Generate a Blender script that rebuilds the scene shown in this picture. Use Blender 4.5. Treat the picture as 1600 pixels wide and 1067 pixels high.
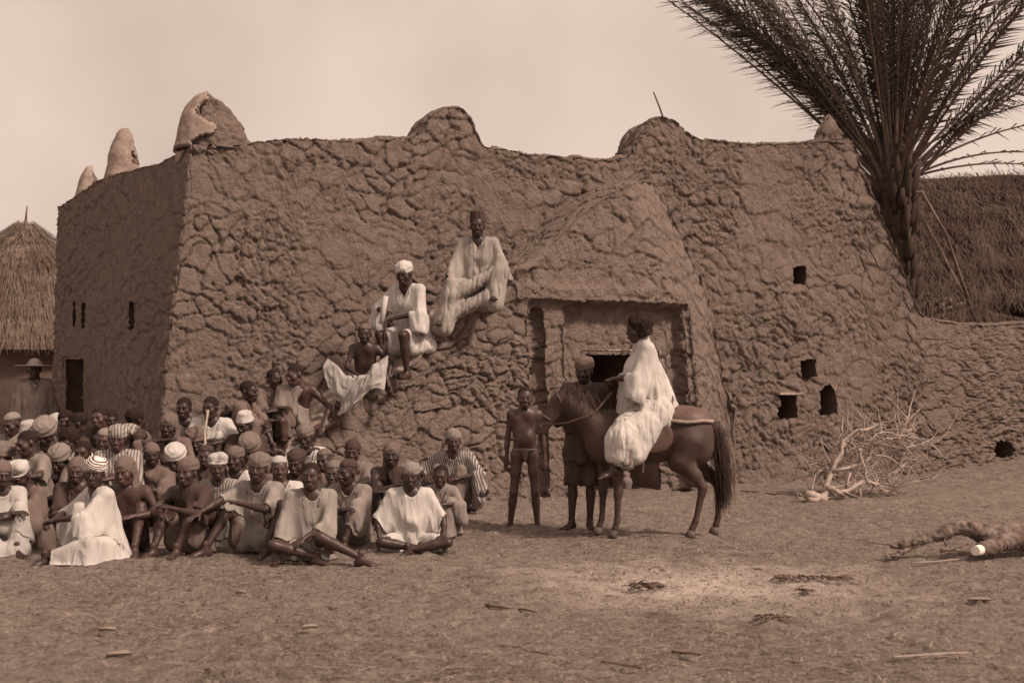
import bpy, math, random
import numpy as np
from mathutils import Vector, Matrix

for _o in list(bpy.data.objects):
    bpy.data.objects.remove(_o, do_unlink=True)
SC = bpy.context.scene
COL = SC.collection
PI = math.pi
rad = math.radians

# ------------------------------------------------------------------ camera, world, sun, exposure
FPX, HOR, CAMZ = 2000.0, 590.0, 1.5
cam_d = bpy.data.cameras.new('camera')
cam_d.sensor_width = 36.0
cam_d.lens = 36.0 * FPX / 1600.0
cam_d.shift_y = (HOR - 533.5) / 1600.0
cam_d.clip_start = 0.1
cam_d.clip_end = 2000.0
cam_d.dof.use_dof = True              # old lens, opened up: far huts and near ground a touch soft
cam_d.dof.focus_distance = 12.5
cam_d.dof.aperture_fstop = 2.8
cam = bpy.data.objects.new('camera', cam_d)
COL.objects.link(cam)
cam.location = (0, 0, CAMZ)
cam.rotation_euler = (rad(90), 0, 0)
SC.camera = cam
SC.render.resolution_x, SC.render.resolution_y = 1024, 682

SUN_EL, SUN_AZ = 44.0, 60.0      # azimuth measured from behind the camera towards the right
sun_dir = Vector((math.sin(rad(SUN_AZ)) * math.cos(rad(SUN_EL)), -math.cos(rad(SUN_AZ)) * math.cos(rad(SUN_EL)), math.sin(rad(SUN_EL))))
world = bpy.data.worlds.new('World')
SC.world = world
world.use_nodes = True
wn, wl = world.node_tree.nodes, world.node_tree.links
wn.clear()
w_out = wn.new('ShaderNodeOutputWorld')
w_bg = wn.new('ShaderNodeBackground')
w_bg.inputs['Strength'].default_value = 0.10
w_sky = wn.new('ShaderNodeTexSky')
w_sky.sky_type = 'NISHITA'
w_sky.sun_disc = False
w_sky.sun_elevation = rad(SUN_EL)
w_sky.sun_rotation = math.atan2(sun_dir.x, sun_dir.y)
w_sky.dust_density = 4.0
w_sky.air_density = 1.0
w_bw = wn.new('ShaderNodeRGBToBW')
w_flat = wn.new('ShaderNodeMix')           # thin even overcast veil over the clear sky
w_flat.data_type = 'FLOAT'
w_flat.inputs[0].default_value = 0.72
w_flat.inputs[3].default_value = 8.6
w_tc = wn.new('ShaderNodeTexCoord')
w_noise = wn.new('ShaderNodeTexNoise')
w_noise.inputs['Scale'].default_value = 4.5
w_noise.inputs['Detail'].default_value = 3.0
w_map = wn.new('ShaderNodeMapRange')
w_map.inputs[1].default_value, w_map.inputs[2].default_value = 0.3, 0.7
w_map.inputs[3].default_value, w_map.inputs[4].default_value = 0.82, 1.12
w_mul = wn.new('ShaderNodeMath')
w_mul.operation = 'MULTIPLY'
w_tint = wn.new('ShaderNodeMix')
w_tint.data_type = 'RGBA'
w_tint.blend_type = 'MULTIPLY'
w_tint.inputs[0].default_value = 1.0
w_tint.inputs[7].default_value = (1.0, 0.785, 0.66, 1)     # tone of the brown print
wl.new(w_sky.outputs[0], w_bw.inputs[0])
wl.new(w_bw.outputs[0], w_flat.inputs[2])
wl.new(w_tc.outputs['Generated'], w_noise.inputs['Vector'])
wl.new(w_noise.outputs[0], w_map.inputs[0])
wl.new(w_flat.outputs[0], w_mul.inputs[0])
wl.new(w_map.outputs[0], w_mul.inputs[1])
wl.new(w_mul.outputs[0], w_tint.inputs[6])
wl.new(w_tint.outputs[2], w_bg.inputs['Color'])
wl.new(w_bg.outputs[0], w_out.inputs['Surface'])

sun_d = bpy.data.lights.new('sun', 'SUN')
sun_d.energy = 3.8
sun_d.angle = rad(8)
sun_d.color = (1.0, 0.80, 0.66)
sun = bpy.data.objects.new('sun', sun_d)
COL.objects.link(sun)
sun.rotation_euler = sun_dir.to_track_quat('Z', 'Y').to_euler()
SC.view_settings.view_transform = 'Standard'
SC.view_settings.look = 'None'
SC.view_settings.gamma = 1.0
SC.view_settings.use_curve_mapping = False
SC.view_settings.exposure = 0.15

# ------------------------------------------------------------------ small numpy toolbox
def px3(px, py, Y):
    return np.array([(px - 800.0) / FPX * Y, Y, CAMZ + (HOR - py) / FPX * Y])

def ss(a, b, x):
    t = np.clip((x - a) / (b - a), 0, 1)
    return t * t * (3 - 2 * t)

def _hash(ix, iy, iz, seed):
    h = (ix.astype(np.int64) * 374761393 + iy.astype(np.int64) * 668265263 + iz.astype(np.int64) * 2147483647 // 7 + seed * 974634777)
    h = (h ^ (h >> 13)) & 0xFFFFFFFF
    h = (h * 1274126177) & 0xFFFFFFFF
    h = h ^ (h >> 16)
    h = (h * 668265263) & 0xFFFFFFFF
    h = h ^ (h >> 15)
    return (h & 0xFFFFFF).astype(np.float32) / float(0xFFFFFF)

def vnoise(P, f=1.0, seed=0):
    x, y, z = P[:, 0] * f, P[:, 1] * f, P[:, 2] * f
    ix, iy, iz = np.floor(x).astype(np.int64), np.floor(y).astype(np.int64), np.floor(z).astype(np.int64)
    fx, fy, fz = (x - ix).astype(np.float32), (y - iy).astype(np.float32), (z - iz).astype(np.float32)
    fx, fy, fz = [t * t * (3 - 2 * t) for t in (fx, fy, fz)]
    r = 0
    for dx in (0, 1):
        wx = fx if dx else 1 - fx
        for dy in (0, 1):
            wy = fy if dy else 1 - fy
            for dz in (0, 1):
                wz = fz if dz else 1 - fz
                r = r + wx * wy * wz * _hash(ix + dx, iy + dy, iz + dz, seed)
    return r * 2 - 1

def fbm(P, f, oct=3, seed=0):
    r, a = 0, 1.0
    for o in range(oct):
        r = r + a * vnoise(P, f * 2 ** o, seed + o * 17)
        a *= 0.5
    return r

def voronoi(P, cell, seed=0):
    """F1, F2, cell hash and vector to the cell centre"""
    Q = P / cell
    I = np.floor(Q).astype(np.int64)
    n = len(P)
    F1 = np.full(n, 9.0, np.float32); F2 = np.full(n, 9.0, np.float32)
    H = np.zeros(n, np.float32); VZ = np.zeros(n, np.float32)
    for dx in (-1, 0, 1):
        for dy in (-1, 0, 1):
            for dz in (-1, 0, 1):
                cx, cy, cz = I[:, 0] + dx, I[:, 1] + dy, I[:, 2] + dz
                h1 = _hash(cx, cy, cz, seed)
                jx = cx + h1
                jy = cy + (h1 * 57.31 % 1.0)
                jz = cz + (h1 * 913.7 % 1.0)
                ax, ay, az = (Q[:, 0] - jx), (Q[:, 1] - jy), (Q[:, 2] - jz)
                d = np.sqrt(ax * ax + ay * ay + az * az).astype(np.float32)
                c = d < F1
                F2 = np.where(c, F1, np.minimum(F2, d))
                H = np.where(c, h1, H); VZ = np.where(c, az, VZ)
                F1 = np.where(c, d, F1)
    return F1, F2, H, VZ

def mud_relief(P, amp=1.0, seed=3, coarse=False):
    """height of the hand-laid, cracked mud over its base surface (metres)"""
    P = np.asarray(P, float)
    W = P.copy()
    for ax, sd in ((0, 50), (1, 80), (2, 110)):
        W[:, ax] += .17 * vnoise(P, 1.9, seed + sd) + .075 * vnoise(P, 4.6, seed + sd + 1) + .030 * vnoise(P, 11, seed + sd + 2) + .012 * vnoise(P, 25, seed + sd + 3)
    def cells(size, sd, zs, width):
        F1, F2, H, VZ = voronoi(W * np.array([1, 1, zs]), size, sd)
        e = np.maximum(F2 - F1, 0) * size
        return e, H, VZ * size, np.exp(-(e / width) ** 1.5)
    e, H, VZ, crack = cells(.29, seed, 1.2, .0135)
    s1 = ss(-.6, .35, vnoise(P, 1.3, seed + 7))
    h = -.055 * crack * (.35 + .65 * s1)
    h -= .006 * np.exp(-e / .035) * s1                      # edges of each lump are rounded off
    h += (H - .5) * .022 - VZ * .085 * (.4 + .6 * s1)       # each lump tilts, its lower lip stands proud
    if not coarse:
        e, H, VZ, crack = cells(.135, seed + 5, 1.1, .0125)
        m = ss(-.25, .35, vnoise(P, 1.35, seed + 31))
        h += m * (-.036 * crack + (H - .5) * .014 - VZ * .07 - .005 * np.exp(-e / .03))
        e, H, VZ, crack = cells(.062, seed + 15, 1.0, .008)
        m = ss(-.2, .4, vnoise(P, 2.1, seed + 61))
        h += m * (-.016 * crack + (H - .5) * .014)
    r = fbm(P, 7.0, 4, seed + 9)
    h += .020 * vnoise(P, 1.2, seed + 19) + .014 * r + .012 * np.minimum(fbm(P, 16.0, 3, seed + 12), 0)
    return h * amp * .86

def normals_grid(P):
    du = np.zeros_like(P); dv = np.zeros_like(P)
    du[1:-1] = P[2:] - P[:-2]; du[0] = P[1] - P[0]; du[-1] = P[-1] - P[-2]
    dv[:, 1:-1] = P[:, 2:] - P[:, :-2]; dv[:, 0] = P[:, 1] - P[:, 0]; dv[:, -1] = P[:, -1] - P[:, -2]
    n = np.cross(du, dv)
    return n / np.maximum(np.linalg.norm(n, axis=2, keepdims=True), 1e-9)

def grid_faces(nu, nv, flip=False, mask=None):
    i, j = np.meshgrid(np.arange(nu - 1), np.arange(nv - 1), indexing='ij')
    a = i * nv + j
    f = np.stack([a, a + nv, a + nv + 1, a + 1], axis=-1)
    f = f[mask] if mask is not None else f.reshape(-1, 4)
    return f[:, ::-1] if flip else f

def mesh_np(name, V, F, mats=(), smooth=True, midx=None):
    V = np.asarray(V, np.float32); F = np.asarray(F, np.int32)
    me = bpy.data.meshes.new(name)
    k = F.shape[1]
    me.vertices.add(len(V)); me.vertices.foreach_set('co', V.ravel())
    me.loops.add(F.size); me.loops.foreach_set('vertex_index', F.ravel())
    me.polygons.add(len(F)); me.polygons.foreach_set('loop_start', np.arange(0, F.size, k, dtype=np.int32))
    try:
        me.polygons.foreach_set('loop_total', np.full(len(F), k, np.int32))
    except Exception:
        pass
    for m in mats:
        me.materials.append(m)
    if midx is not None:
        me.polygons.foreach_set('material_index', np.asarray(midx, np.int32))
    me.polygons.foreach_set('use_smooth', np.full(len(F), smooth, bool))
    me.update(calc_edges=True)
    me.validate()
    return me

def link(name, me, parent=None, **props):
    o = bpy.data.objects.new(name, me)
    COL.objects.link(o)
    if parent is not None:
        o.parent = parent
    for k, v in props.items():
        if v is not None:
            o[k] = v
    return o

def thing(name, label, cat, loc=(0, 0, 0), rz=0.0, group=None, kind=None):
    o = bpy.data.objects.new(name, None)
    o.empty_display_size = 0.2
    COL.objects.link(o)
    o.location = loc
    o.rotation_euler = (0, 0, rz)
    if label: o['label'] = label
    if cat: o['category'] = cat
    if group: o['group'] = group
    if kind: o['kind'] = kind
    return o

class MB:
    """collects pieces (V,F) into one mesh; all faces as quads (tris repeat by degenerate split kept as quads lists)"""
    def __init__(s): s.V = []; s.F = []; s.M = []; s.n = 0
    def add(s, V, F, m=0):
        V = np.asarray(V, float); F = np.asarray(F, int)
        s.V.append(V); s.F.append(F + s.n); s.M.append(np.full(len(F), m)); s.n += len(V)
        return s
    def mesh(s, name, mats, smooth=True):
        return mesh_np(name, np.vstack(s.V), np.vstack(s.F), mats, smooth, np.concatenate(s.M))

def frame_of(d):
    d = d / max(np.linalg.norm(d), 1e-9)
    a = np.array([0, 0, 1.0]) if abs(d[2]) < 0.9 else np.array([1.0, 0, 0])
    u = np.cross(a, d); u /= np.linalg.norm(u)
    return u, np.cross(d, u), d

def tube(pts, rr, sides=8, cap=True, squash=1.0):
    pts = np.asarray(pts, float); n = len(pts)
    rr = np.broadcast_to(np.asarray(rr, float), (n,))
    T = np.gradient(pts, axis=0)
    V = []
    u, v, _ = frame_of(T[0])
    for i in range(n):
        d = T[i] / max(np.linalg.norm(T[i]), 1e-9)
        u = u - d * np.dot(u, d); u /= max(np.linalg.norm(u), 1e-9)
        v = np.cross(d, u)
        a = np.arange(sides) / sides * 2 * PI
        V.append(pts[i] + rr[i] * (np.cos(a)[:, None] * u + squash * np.sin(a)[:, None] * v))
    V = np.vstack(V)
    F = []
    for i in range(n - 1):
        for j in range(sides):
            F.append([i * sides + j, i * sides + (j + 1) % sides, (i + 1) * sides + (j + 1) % sides, (i + 1) * sides + j])
    if cap:
        V = np.vstack([V, pts[0], pts[-1]])
        c0, c1 = len(V) - 2, len(V) - 1
        for j in range(0, sides, 2):
            F.append([c0, (j + 2) % sides, j + 1, j])
            b = (n - 1) * sides
            F.append([c1, b + j, b + j + 1, b + (j + 2) % sides])
    return V, np.array(F)

def box(c, h, R=None):
    c = np.asarray(c, float); h = np.asarray(h, float)
    S = np.array([[-1, -1, -1], [1, -1, -1], [1, 1, -1], [-1, 1, -1], [-1, -1, 1], [1, -1, 1], [1, 1, 1], [-1, 1, 1]], float) * h
    if R is not None: S = S @ np.asarray(R).T
    return S + c, np.array([[0, 3, 2, 1], [4, 5, 6, 7], [0, 1, 5, 4], [1, 2, 6, 5], [2, 3, 7, 6], [3, 0, 4, 7]])

# ------------------------------------------------------------------ implicit surfaces (round limbs, heads, garments)
def cone(a, b, ra, rb, k=0.03, sub=False):
    return ('c', np.array(a, float), np.array(b, float), float(ra), float(rb), k, sub)

def ell(c, r, R=None, k=0.03, sub=False):
    return ('e', np.array(c, float), np.array(r, float), None if R is None else np.array(R, float), 0, k, sub)

def ring(c, R0, r, n=(0, 0, 1), k=0.01, sub=False, sx=1.0):
    return ('t', np.array(c, float), np.array(n, float) / np.linalg.norm(n), float(R0), float(r), k, sub, sx)

def nets(prims, h, grid=False):
    lo = np.full(3, 1e9); hi = np.full(3, -1e9); BB = []
    for p in prims:
        if p[0] == 'c':
            r = max(p[3], p[4]); l = np.minimum(p[1], p[2]) - r; u = np.maximum(p[1], p[2]) + r
        elif p[0] == 'e':
            e = p[2] if p[3] is None else np.full(3, p[2].max())
            l, u = p[1] - e, p[1] + e
        else:
            q = p[3] * max(1, p[7]) + p[4]; l, u = p[1] - q, p[1] + q
        BB.append((l, u))
        if not p[6]:
            lo = np.minimum(lo, l); hi = np.maximum(hi, u)
    lo = lo - 3 * h - 0.01; hi = hi + 3 * h + 0.01
    N = np.ceil((hi - lo) / h).astype(int) + 1
    D = np.full(N, 0.3, np.float32)
    AX = [(lo[i] + h * np.arange(N[i])).astype(np.float32) for i in range(3)]
    for p, (l, u) in zip(prims, BB):
        k = p[5]; pad = k + 2.5 * h
        i0 = np.clip(np.floor((l - pad - lo) / h).astype(int), 0, N); i1 = np.clip(np.ceil((u + pad - lo) / h).astype(int) + 1, 0, N)
        if np.any(i1 <= i0): continue
        x = AX[0][i0[0]:i1[0], None, None]; y = AX[1][None, i0[1]:i1[1], None]; z = AX[2][None, None, i0[2]:i1[2]]
        if p[0] == 'c':
            a, b = p[1], p[2]; ab = b - a; L2 = max(float(ab @ ab), 1e-10)
            dx, dy, dz = x - a[0], y - a[1], z - a[2]
            t = np.clip((dx * ab[0] + dy * ab[1] + dz * ab[2]) / L2, 0, 1)
            d = np.sqrt((dx - t * ab[0]) ** 2 + (dy - t * ab[1]) ** 2 + (dz - t * ab[2]) ** 2) - (p[3] + t * (p[4] - p[3]))
        elif p[0] == 'e':
            dx, dy, dz = x - p[1][0], y - p[1][1], z - p[1][2]
            if p[3] is not None:
                R = p[3]
                dx, dy, dz = (R[0, 0] * dx + R[1, 0] * dy + R[2, 0] * dz), (R[0, 1] * dx + R[1, 1] * dy + R[2, 1] * dz), (R[0, 2] * dx + R[1, 2] * dy + R[2, 2] * dz)
            r = p[2]
            k0 = np.sqrt((dx / r[0]) ** 2 + (dy / r[1]) ** 2 + (dz / r[2]) ** 2)
            k1 = np.sqrt((dx / r[0] ** 2) ** 2 + (dy / r[1] ** 2) ** 2 + (dz / r[2] ** 2) ** 2)
            d = k0 * (k0 - 1) / np.maximum(k1, 1e-6)
        else:
            dx, dy, dz = (x - p[1][0]) / p[7], y - p[1][1], z - p[1][2]
            n = p[2]; ax = dx * n[0] + dy * n[1] + dz * n[2]
            rr = np.sqrt(np.maximum(dx * dx + dy * dy + dz * dz - ax * ax, 0))
            d = np.sqrt((rr - p[3]) ** 2 + ax * ax) - p[4]
        S = D[i0[0]:i1[0], i0[1]:i1[1], i0[2]:i1[2]]
        if p[6]:
            hh = np.maximum(k - np.abs(S + d), 0) / k
            D[i0[0]:i1[0], i0[1]:i1[1], i0[2]:i1[2]] = np.maximum(S, -d) + hh * hh * k * 0.25
        else:
            hh = np.maximum(k - np.abs(S - d), 0) / k
            D[i0[0]:i1[0], i0[1]:i1[1], i0[2]:i1[2]] = np.minimum(S, d) - hh * hh * k * 0.25
    G = D < 0
    n1, n2, n3 = N - 1
    cnt = np.zeros((n1, n2, n3), np.int8)
    for a in (0, 1):
        for b in (0, 1):
            for c in (0, 1):
                cnt += G[a:a + n1, b:b + n2, c:c + n3]
    act = (cnt > 0) & (cnt < 8)
    ii = np.argwhere(act)
    if len(ii) == 0: return (np.zeros((0, 3)), np.zeros((0, 4), int)) + (((D, lo, h),) if grid else ())
    idx = np.full(act.shape, -1, np.int32); idx[act] = np.arange(len(ii))
    C = {}
    for a in (0, 1):
        for b in (0, 1):
            for c in (0, 1):
                C[(a, b, c)] = D[ii[:, 0] + a, ii[:, 1] + b, ii[:, 2] + c]
    acc = np.zeros((len(ii), 3)); w = np.zeros(len(ii))
    keys = list(C)
    for a in keys:
        for ax in range(3):
            if a[ax]: continue
            b = list(a); b[ax] = 1; b = tuple(b)
            da, db = C[a], C[b]
            m = (da < 0) != (db < 0)
            t = np.where(m, da / np.where(m, da - db, 1), 0)
            P = np.tile(np.array(a, float), (len(ii), 1)); P[:, ax] = t
            acc[m] += P[m]; w += m
    V = lo + h * (ii + acc / w[:, None])
    F = []
    for ax in range(3):
        o = [(0, 1, 2), (1, 2, 0), (2, 0, 1)][ax]
        sl0 = [slice(1, -1)] * 3; sl1 = [slice(1, -1)] * 3
        sl0[ax] = slice(0, -1); sl1[ax] = slice(1, None)
        A, B = G[tuple(sl0)], G[tuple(sl1)]
        for sgn, M in ((0, A & ~B), (1, ~A & B)):
            q = np.argwhere(M)
            if len(q) == 0: continue
            off = np.ones(3, int); off[ax] = 0
            q = q + off
            u, v = o[1], o[2]
            e = []
            for du, dv in ((-1, -1), (0, -1), (0, 0), (-1, 0)):
                r = q.copy(); r[:, u] += du; r[:, v] += dv
                e.append(idx[r[:, 0], r[:, 1], r[:, 2]])
            f = np.stack(e, 1)
            F.append(f if sgn == 0 else f[:, ::-1])
    if grid: return V, np.vstack(F), (D, lo, h)
    return V, np.vstack(F)

def vnormals(V, F):
    n = np.cross(V[F[:, 2]] - V[F[:, 0]], V[F[:, 3]] - V[F[:, 1]])
    N = np.zeros_like(V)
    for k in range(F.shape[1]):
        np.add.at(N, F[:, k], n)
    return N / np.maximum(np.linalg.norm(N, axis=1, keepdims=True), 1e-9)

# ------------------------------------------------------------------ materials
def new_mat(name):
    m = bpy.data.materials.new(name); m.use_nodes = True
    nt = m.node_tree; b = nt.nodes['Principled BSDF']
    return m, nt, nt.nodes, nt.links, b

def mat_surface(name, c0, c1, scale=6.0, rough=0.9, bump=0.3, bscale=60.0, detail=6.0, spec=0.2, c2=None, s2=1.2, stripes=None, dist=0.01, stretch=None, fine=None):
    """two-tone noise colour, second large blotch tone, fine relief"""
    m, nt, N, L, b = new_mat(name)
    tc = N.new('ShaderNodeTexCoord')
    src = tc.outputs['Object']
    if stretch:
        mp = N.new('ShaderNodeMapping'); mp.inputs['Scale'].default_value = stretch
        L.new(src, mp.inputs[0]); src = mp.outputs[0]
    n1 = N.new('ShaderNodeTexNoise'); n1.inputs['Scale'].default_value = scale; n1.inputs['Detail'].default_value = detail; n1.inputs['Roughness'].default_value = 0.65
    L.new(src, n1.inputs['Vector'])
    r = N.new('ShaderNodeValToRGB'); r.color_ramp.elements[0].position = 0.32; r.color_ramp.elements[1].position = 0.68
    r.color_ramp.elements[0].color = (*c0, 1); r.color_ramp.elements[1].color = (*c1, 1)
    L.new(n1.outputs[0], r.inputs[0])
    out = r.outputs[0]
    if c2 is not None:
        n2 = N.new('ShaderNodeTexNoise'); n2.inputs['Scale'].default_value = s2; n2.inputs['Detail'].default_value = 5
        L.new(tc.outputs['Object'], n2.inputs['Vector'])
        q = N.new('ShaderNodeValToRGB'); q.color_ramp.elements[0].position = 0.5; q.color_ramp.elements[1].position = 0.72
        L.new(n2.outputs[0], q.inputs[0])
        mx = N.new('ShaderNodeMix'); mx.data_type = 'RGBA'
        L.new(q.outputs[0], mx.inputs[0]); L.new(out, mx.inputs[6]); mx.inputs[7].default_value = (*c2, 1)
        out = mx.outputs[2]
    if stripes:
        cs, sc, rot = stripes[:3]
        mp = N.new('ShaderNodeMapping'); mp.inputs['Rotation'].default_value = rot
        L.new(tc.outputs['Object'], mp.inputs[0])
        wv = N.new('ShaderNodeTexWave'); wv.inputs['Scale'].default_value = sc; wv.inputs['Distortion'].default_value = 1.2; wv.inputs['Detail'].default_value = 1.0
        wv.inputs['Detail Scale'].default_value = 1.5
        L.new(mp.outputs[0], wv.inputs['Vector'])
        q = N.new('ShaderNodeValToRGB'); q.color_ramp.elements[0].position = 0.45; q.color_ramp.elements[1].position = 0.55
        L.new(wv.outputs[0], q.inputs[0])
        mx = N.new('ShaderNodeMix'); mx.data_type = 'RGBA'
        L.new(q.outputs[0], mx.inputs[0]); L.new(out, mx.inputs[6]); mx.inputs[7].default_value = (*cs, 1)
        out = mx.outputs[2]
    L.new(out, b.inputs['Base Color'])
    b.inputs['Roughness'].default_value = rough
    b.inputs['Specular IOR Level'].default_value = spec
    if bump:
        nb = N.new('ShaderNodeTexNoise'); nb.inputs['Scale'].default_value = bscale; nb.inputs['Detail'].default_value = 8; nb.inputs['Roughness'].default_value = 0.7
        L.new(src, nb.inputs['Vector'])
        bp = N.new('ShaderNodeBump'); bp.inputs['Strength'].default_value = bump; bp.inputs['Distance'].default_value = dist
        L.new(nb.outputs[0], bp.inputs['Height']); L.new(bp.outputs[0], b.inputs['Normal'])
        if fine:
            vb = N.new('ShaderNodeTexVoronoi'); vb.inputs['Scale'].default_value = fine
            L.new(tc.outputs['Object'], vb.inputs['Vector'])
            b2 = N.new('ShaderNodeBump'); b2.inputs['Strength'].default_value = 0.35; b2.inputs['Distance'].default_value = 0.012
            L.new(vb.outputs['Distance'], b2.inputs['Height']); L.new(bp.outputs[0], b2.inputs['Normal']); L.new(b2.outputs[0], b.inputs['Normal'])
    return m

M = {}
M['mud'] = mat_surface('mud_wall', (.165, .124, .105), (.27, .212, .185), 9.0, .97, 1.0, 34, 12, .06, c2=(.215, .165, .140), s2=.8, dist=.05, fine=38)
M['mud_stair'] = mat_surface('mud_stair', (.18, .136, .116), (.29, .23, .20), 9.0, .97, 1.0, 34, 12, .06, c2=(.23, .178, .153), s2=.8, dist=.05, fine=38)  # wall mud made paler: painted brightness that sets the stair off from the wall
M['lit_edge'] = mat_surface('lit_edge_mud', (.225, .173, .148), (.345, .276, .242), 8, .95, .5, 30, 7, .08, c2=(.23, .178, .152), s2=2.5)  # paler mud, the lit rim of the stair painted into the colour
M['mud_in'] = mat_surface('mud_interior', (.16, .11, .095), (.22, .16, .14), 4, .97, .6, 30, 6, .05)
M['plaster'] = mat_surface('mud_plaster', (.19, .145, .122), (.36, .285, .245), 9, .95, 1.0, 24, 7, .08, c2=(.27, .2, .175), s2=3)
M['ground'] = None
M['thatch'] = mat_surface('dry_thatch', (.10, .072, .058), (.25, .19, .155), 9, .9, .5, 60, 6, .1, c2=(.10, .068, .056), s2=1.5)
M['thatch_dark'] = mat_surface('weathered_thatch', (.055, .038, .031), (.125, .092, .076), 5, .95, .5, 60, 6, .1, c2=(.065, .042, .035), s2=.9)
M['straw'] = mat_surface('straw', (.19, .145, .12), (.42, .34, .28), 3, .85, .2, 60, 3, .1)
M['straw_dark'] = mat_surface('trash_bits', (.07, .045, .038), (.22, .16, .135), 3, .9, .2, 60, 3, .1)
M['wood'] = mat_surface('weathered_wood', (.30, .24, .21), (.46, .38, .34), 10, .85, .5, 50, 7, .15, c2=(.2, .14, .12), s2=4)
M['bark'] = mat_surface('log_bark', (.05, .035, .029), (.34, .27, .235), 16, .95, 1.0, 35, 9, .08, c2=(.14, .10, .085), s2=3, dist=.02)
M['cut'] = mat_surface('cut_wood', (.70, .62, .56), (.8, .72, .66), 12, .8, .2, 60, 4, .1)
M['stick'] = mat_surface('peeled_stick', (.27, .215, .182), (.40, .33, .283), 12, .8, .2, 60, 4, .1)
M['darkwood'] = mat_surface('dark_wood', (.09, .058, .048), (.18, .12, .10), 10, .8, .4, 50, 5, .15)
M['trunk'] = mat_surface('palm_trunk', (.032, .022, .018), (.10, .074, .062), 8, .95, .7, 30, 7, .08, dist=.03)
M['frond'] = mat_surface('palm_leaf', (.045, .036, .029), (.10, .078, .064), 3, .6, .15, 40, 3, .25)
M['frond_dry'] = mat_surface('dry_palm_leaf', (.10, .07, .058), (.22, .165, .14), 3, .8, .2, 40, 3, .15)
M['rachis'] = mat_surface('palm_rib', (.07, .048, .04), (.14, .10, .085), 5, .6, .2, 40, 3, .3)
M['leaf'] = mat_surface('shrub_leaf', (.10, .08, .068), (.3, .24, .21), 6, .7, .1, 40, 3, .2)
M['eye'] = mat_surface('eye_white', (.20, .15, .13), (.24, .18, .16), 5, .35, 0, 10, 2, .5)
M['iris'] = mat_surface('eye_iris', (.02, .012, .01), (.03, .016, .013), 5, .3, 0, 10, 2, .5)
M['hair'] = mat_surface('short_hair', (.022, .014, .012), (.04, .026, .022), 40, .95, .8, 160, 5, .1)
M['coat'] = mat_surface('horse_coat', (.036, .020, .016), (.085, .052, .042), 3.5, .66, .35, 120, 5, .35)
M['hoof'] = mat_surface('hoof', (.06, .045, .038), (.12, .09, .075), 12, .6, .2, 60, 3, .3)
M['mane'] = mat_surface('horse_hair', (.025, .015, .012), (.06, .036, .03), 30, .8, .8, 90, 4, .2, stretch=(1, 1, .12))
M['leather'] = mat_surface('saddle_leather', (.07, .04, .033), (.14, .085, .07), 6, .55, .3, 40, 5, .35)
M['rim'] = mat_surface('pale_cord', (.22, .18, .155), (.38, .31, .27), 30, .85, .4, 80, 3, .1)
SKINS = []
for i, k in enumerate((.70, .92, 1.15, 1.4)):
    SKINS.append(mat_surface('dark_skin' if i == 0 else 'brown_skin', tuple(k * v for v in (.042, .023, .0195)), tuple(k * v for v in (.074, .043, .036)), 7, .46, .10, 90, 4, .38, dist=.004))
def add_fold_bump(m):
    nt = m.node_tree; N, L = nt.nodes, nt.links; b = N['Principled BSDF']
    src = b.inputs['Normal'].links[0].from_socket
    tc = N.new('ShaderNodeTexCoord'); mp = N.new('ShaderNodeMapping'); mp.inputs['Scale'].default_value = (1, 1, .28); mp.inputs['Rotation'].default_value = (.15, .2, 0)
    L.new(tc.outputs['Object'], mp.inputs[0])
    n = N.new('ShaderNodeTexNoise'); n.inputs['Scale'].default_value = 7; n.inputs['Detail'].default_value = 1.5; n.inputs['Distortion'].default_value = .6
    L.new(mp.outputs[0], n.inputs['Vector'])
    q = N.new('ShaderNodeMath'); q.operation = 'PINGPONG'; q.inputs[1].default_value = .16; L.new(n.outputs[0], q.inputs[0])
    bp = N.new('ShaderNodeBump'); bp.inputs['Strength'].default_value = .6; bp.inputs['Distance'].default_value = .09
    L.new(q.outputs[0], bp.inputs['Height']); L.new(src, bp.inputs['Normal']); L.new(bp.outputs[0], b.inputs['Normal'])
    return m

def cloth_mat(name, k, dirt=.75, stripes=None, warm=(1, .93, .88)):
    c1 = tuple(k * w for w in warm); c0 = tuple(k * dirt * w for w in warm)
    return add_fold_bump(mat_surface(name, c0, c1, 4.5, .95, .15, 90, 4, .06, c2=tuple(k * dirt * .85 * w for w in warm), s2=2.2, stripes=stripes, dist=.012, stretch=(1, 1, .45)))
M['white'] = cloth_mat('white_cotton', .58, .72)
M['offwhite'] = cloth_mat('unbleached_cotton', .46, .75)
M['pale'] = cloth_mat('washed_cotton', .36, .72, warm=(1, .88, .81))
M['tan'] = cloth_mat('tan_cotton', .27, .72, warm=(1, .84, .76))
M['coarse'] = cloth_mat('coarse_homespun', .33, .60, warm=(1, .88, .81))
M['brown'] = cloth_mat('brown_cloth', .18, .7, warm=(1, .75, .66))
M['dark'] = cloth_mat('dark_indigo_cloth', .085, .7, warm=(1, .68, .6))
M['grey'] = cloth_mat('faded_cloth', .21, .7, warm=(1, .8, .72))
M['striped'] = cloth_mat('striped_cotton', .40, .75, stripes=((.17, .13, .115), 11.0, (0, 0, 0)))
M['striped_dark'] = cloth_mat('striped_wrap', .40, .8, stripes=((.13, .10, .09), 12.0, (0, rad(18), 0)))
M['striped_hat'] = cloth_mat('striped_turban', .78, .9, stripes=((.13, .08, .068), 19.0, (rad(10), rad(62), 0)))
# ------------------------------------------------------------------ plan of the place
C0 = np.array([-4.16, 14.8])
DW = np.array([.916, .401]); DW /= np.linalg.norm(DW)
NW = np.array([-DW[1], DW[0]])            # points into the building
DS = np.array([-.52, .853]); DS /= np.linalg.norm(DS)
BAT = 0.085                               # batter of the walls
NC = float(NW @ C0)

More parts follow.
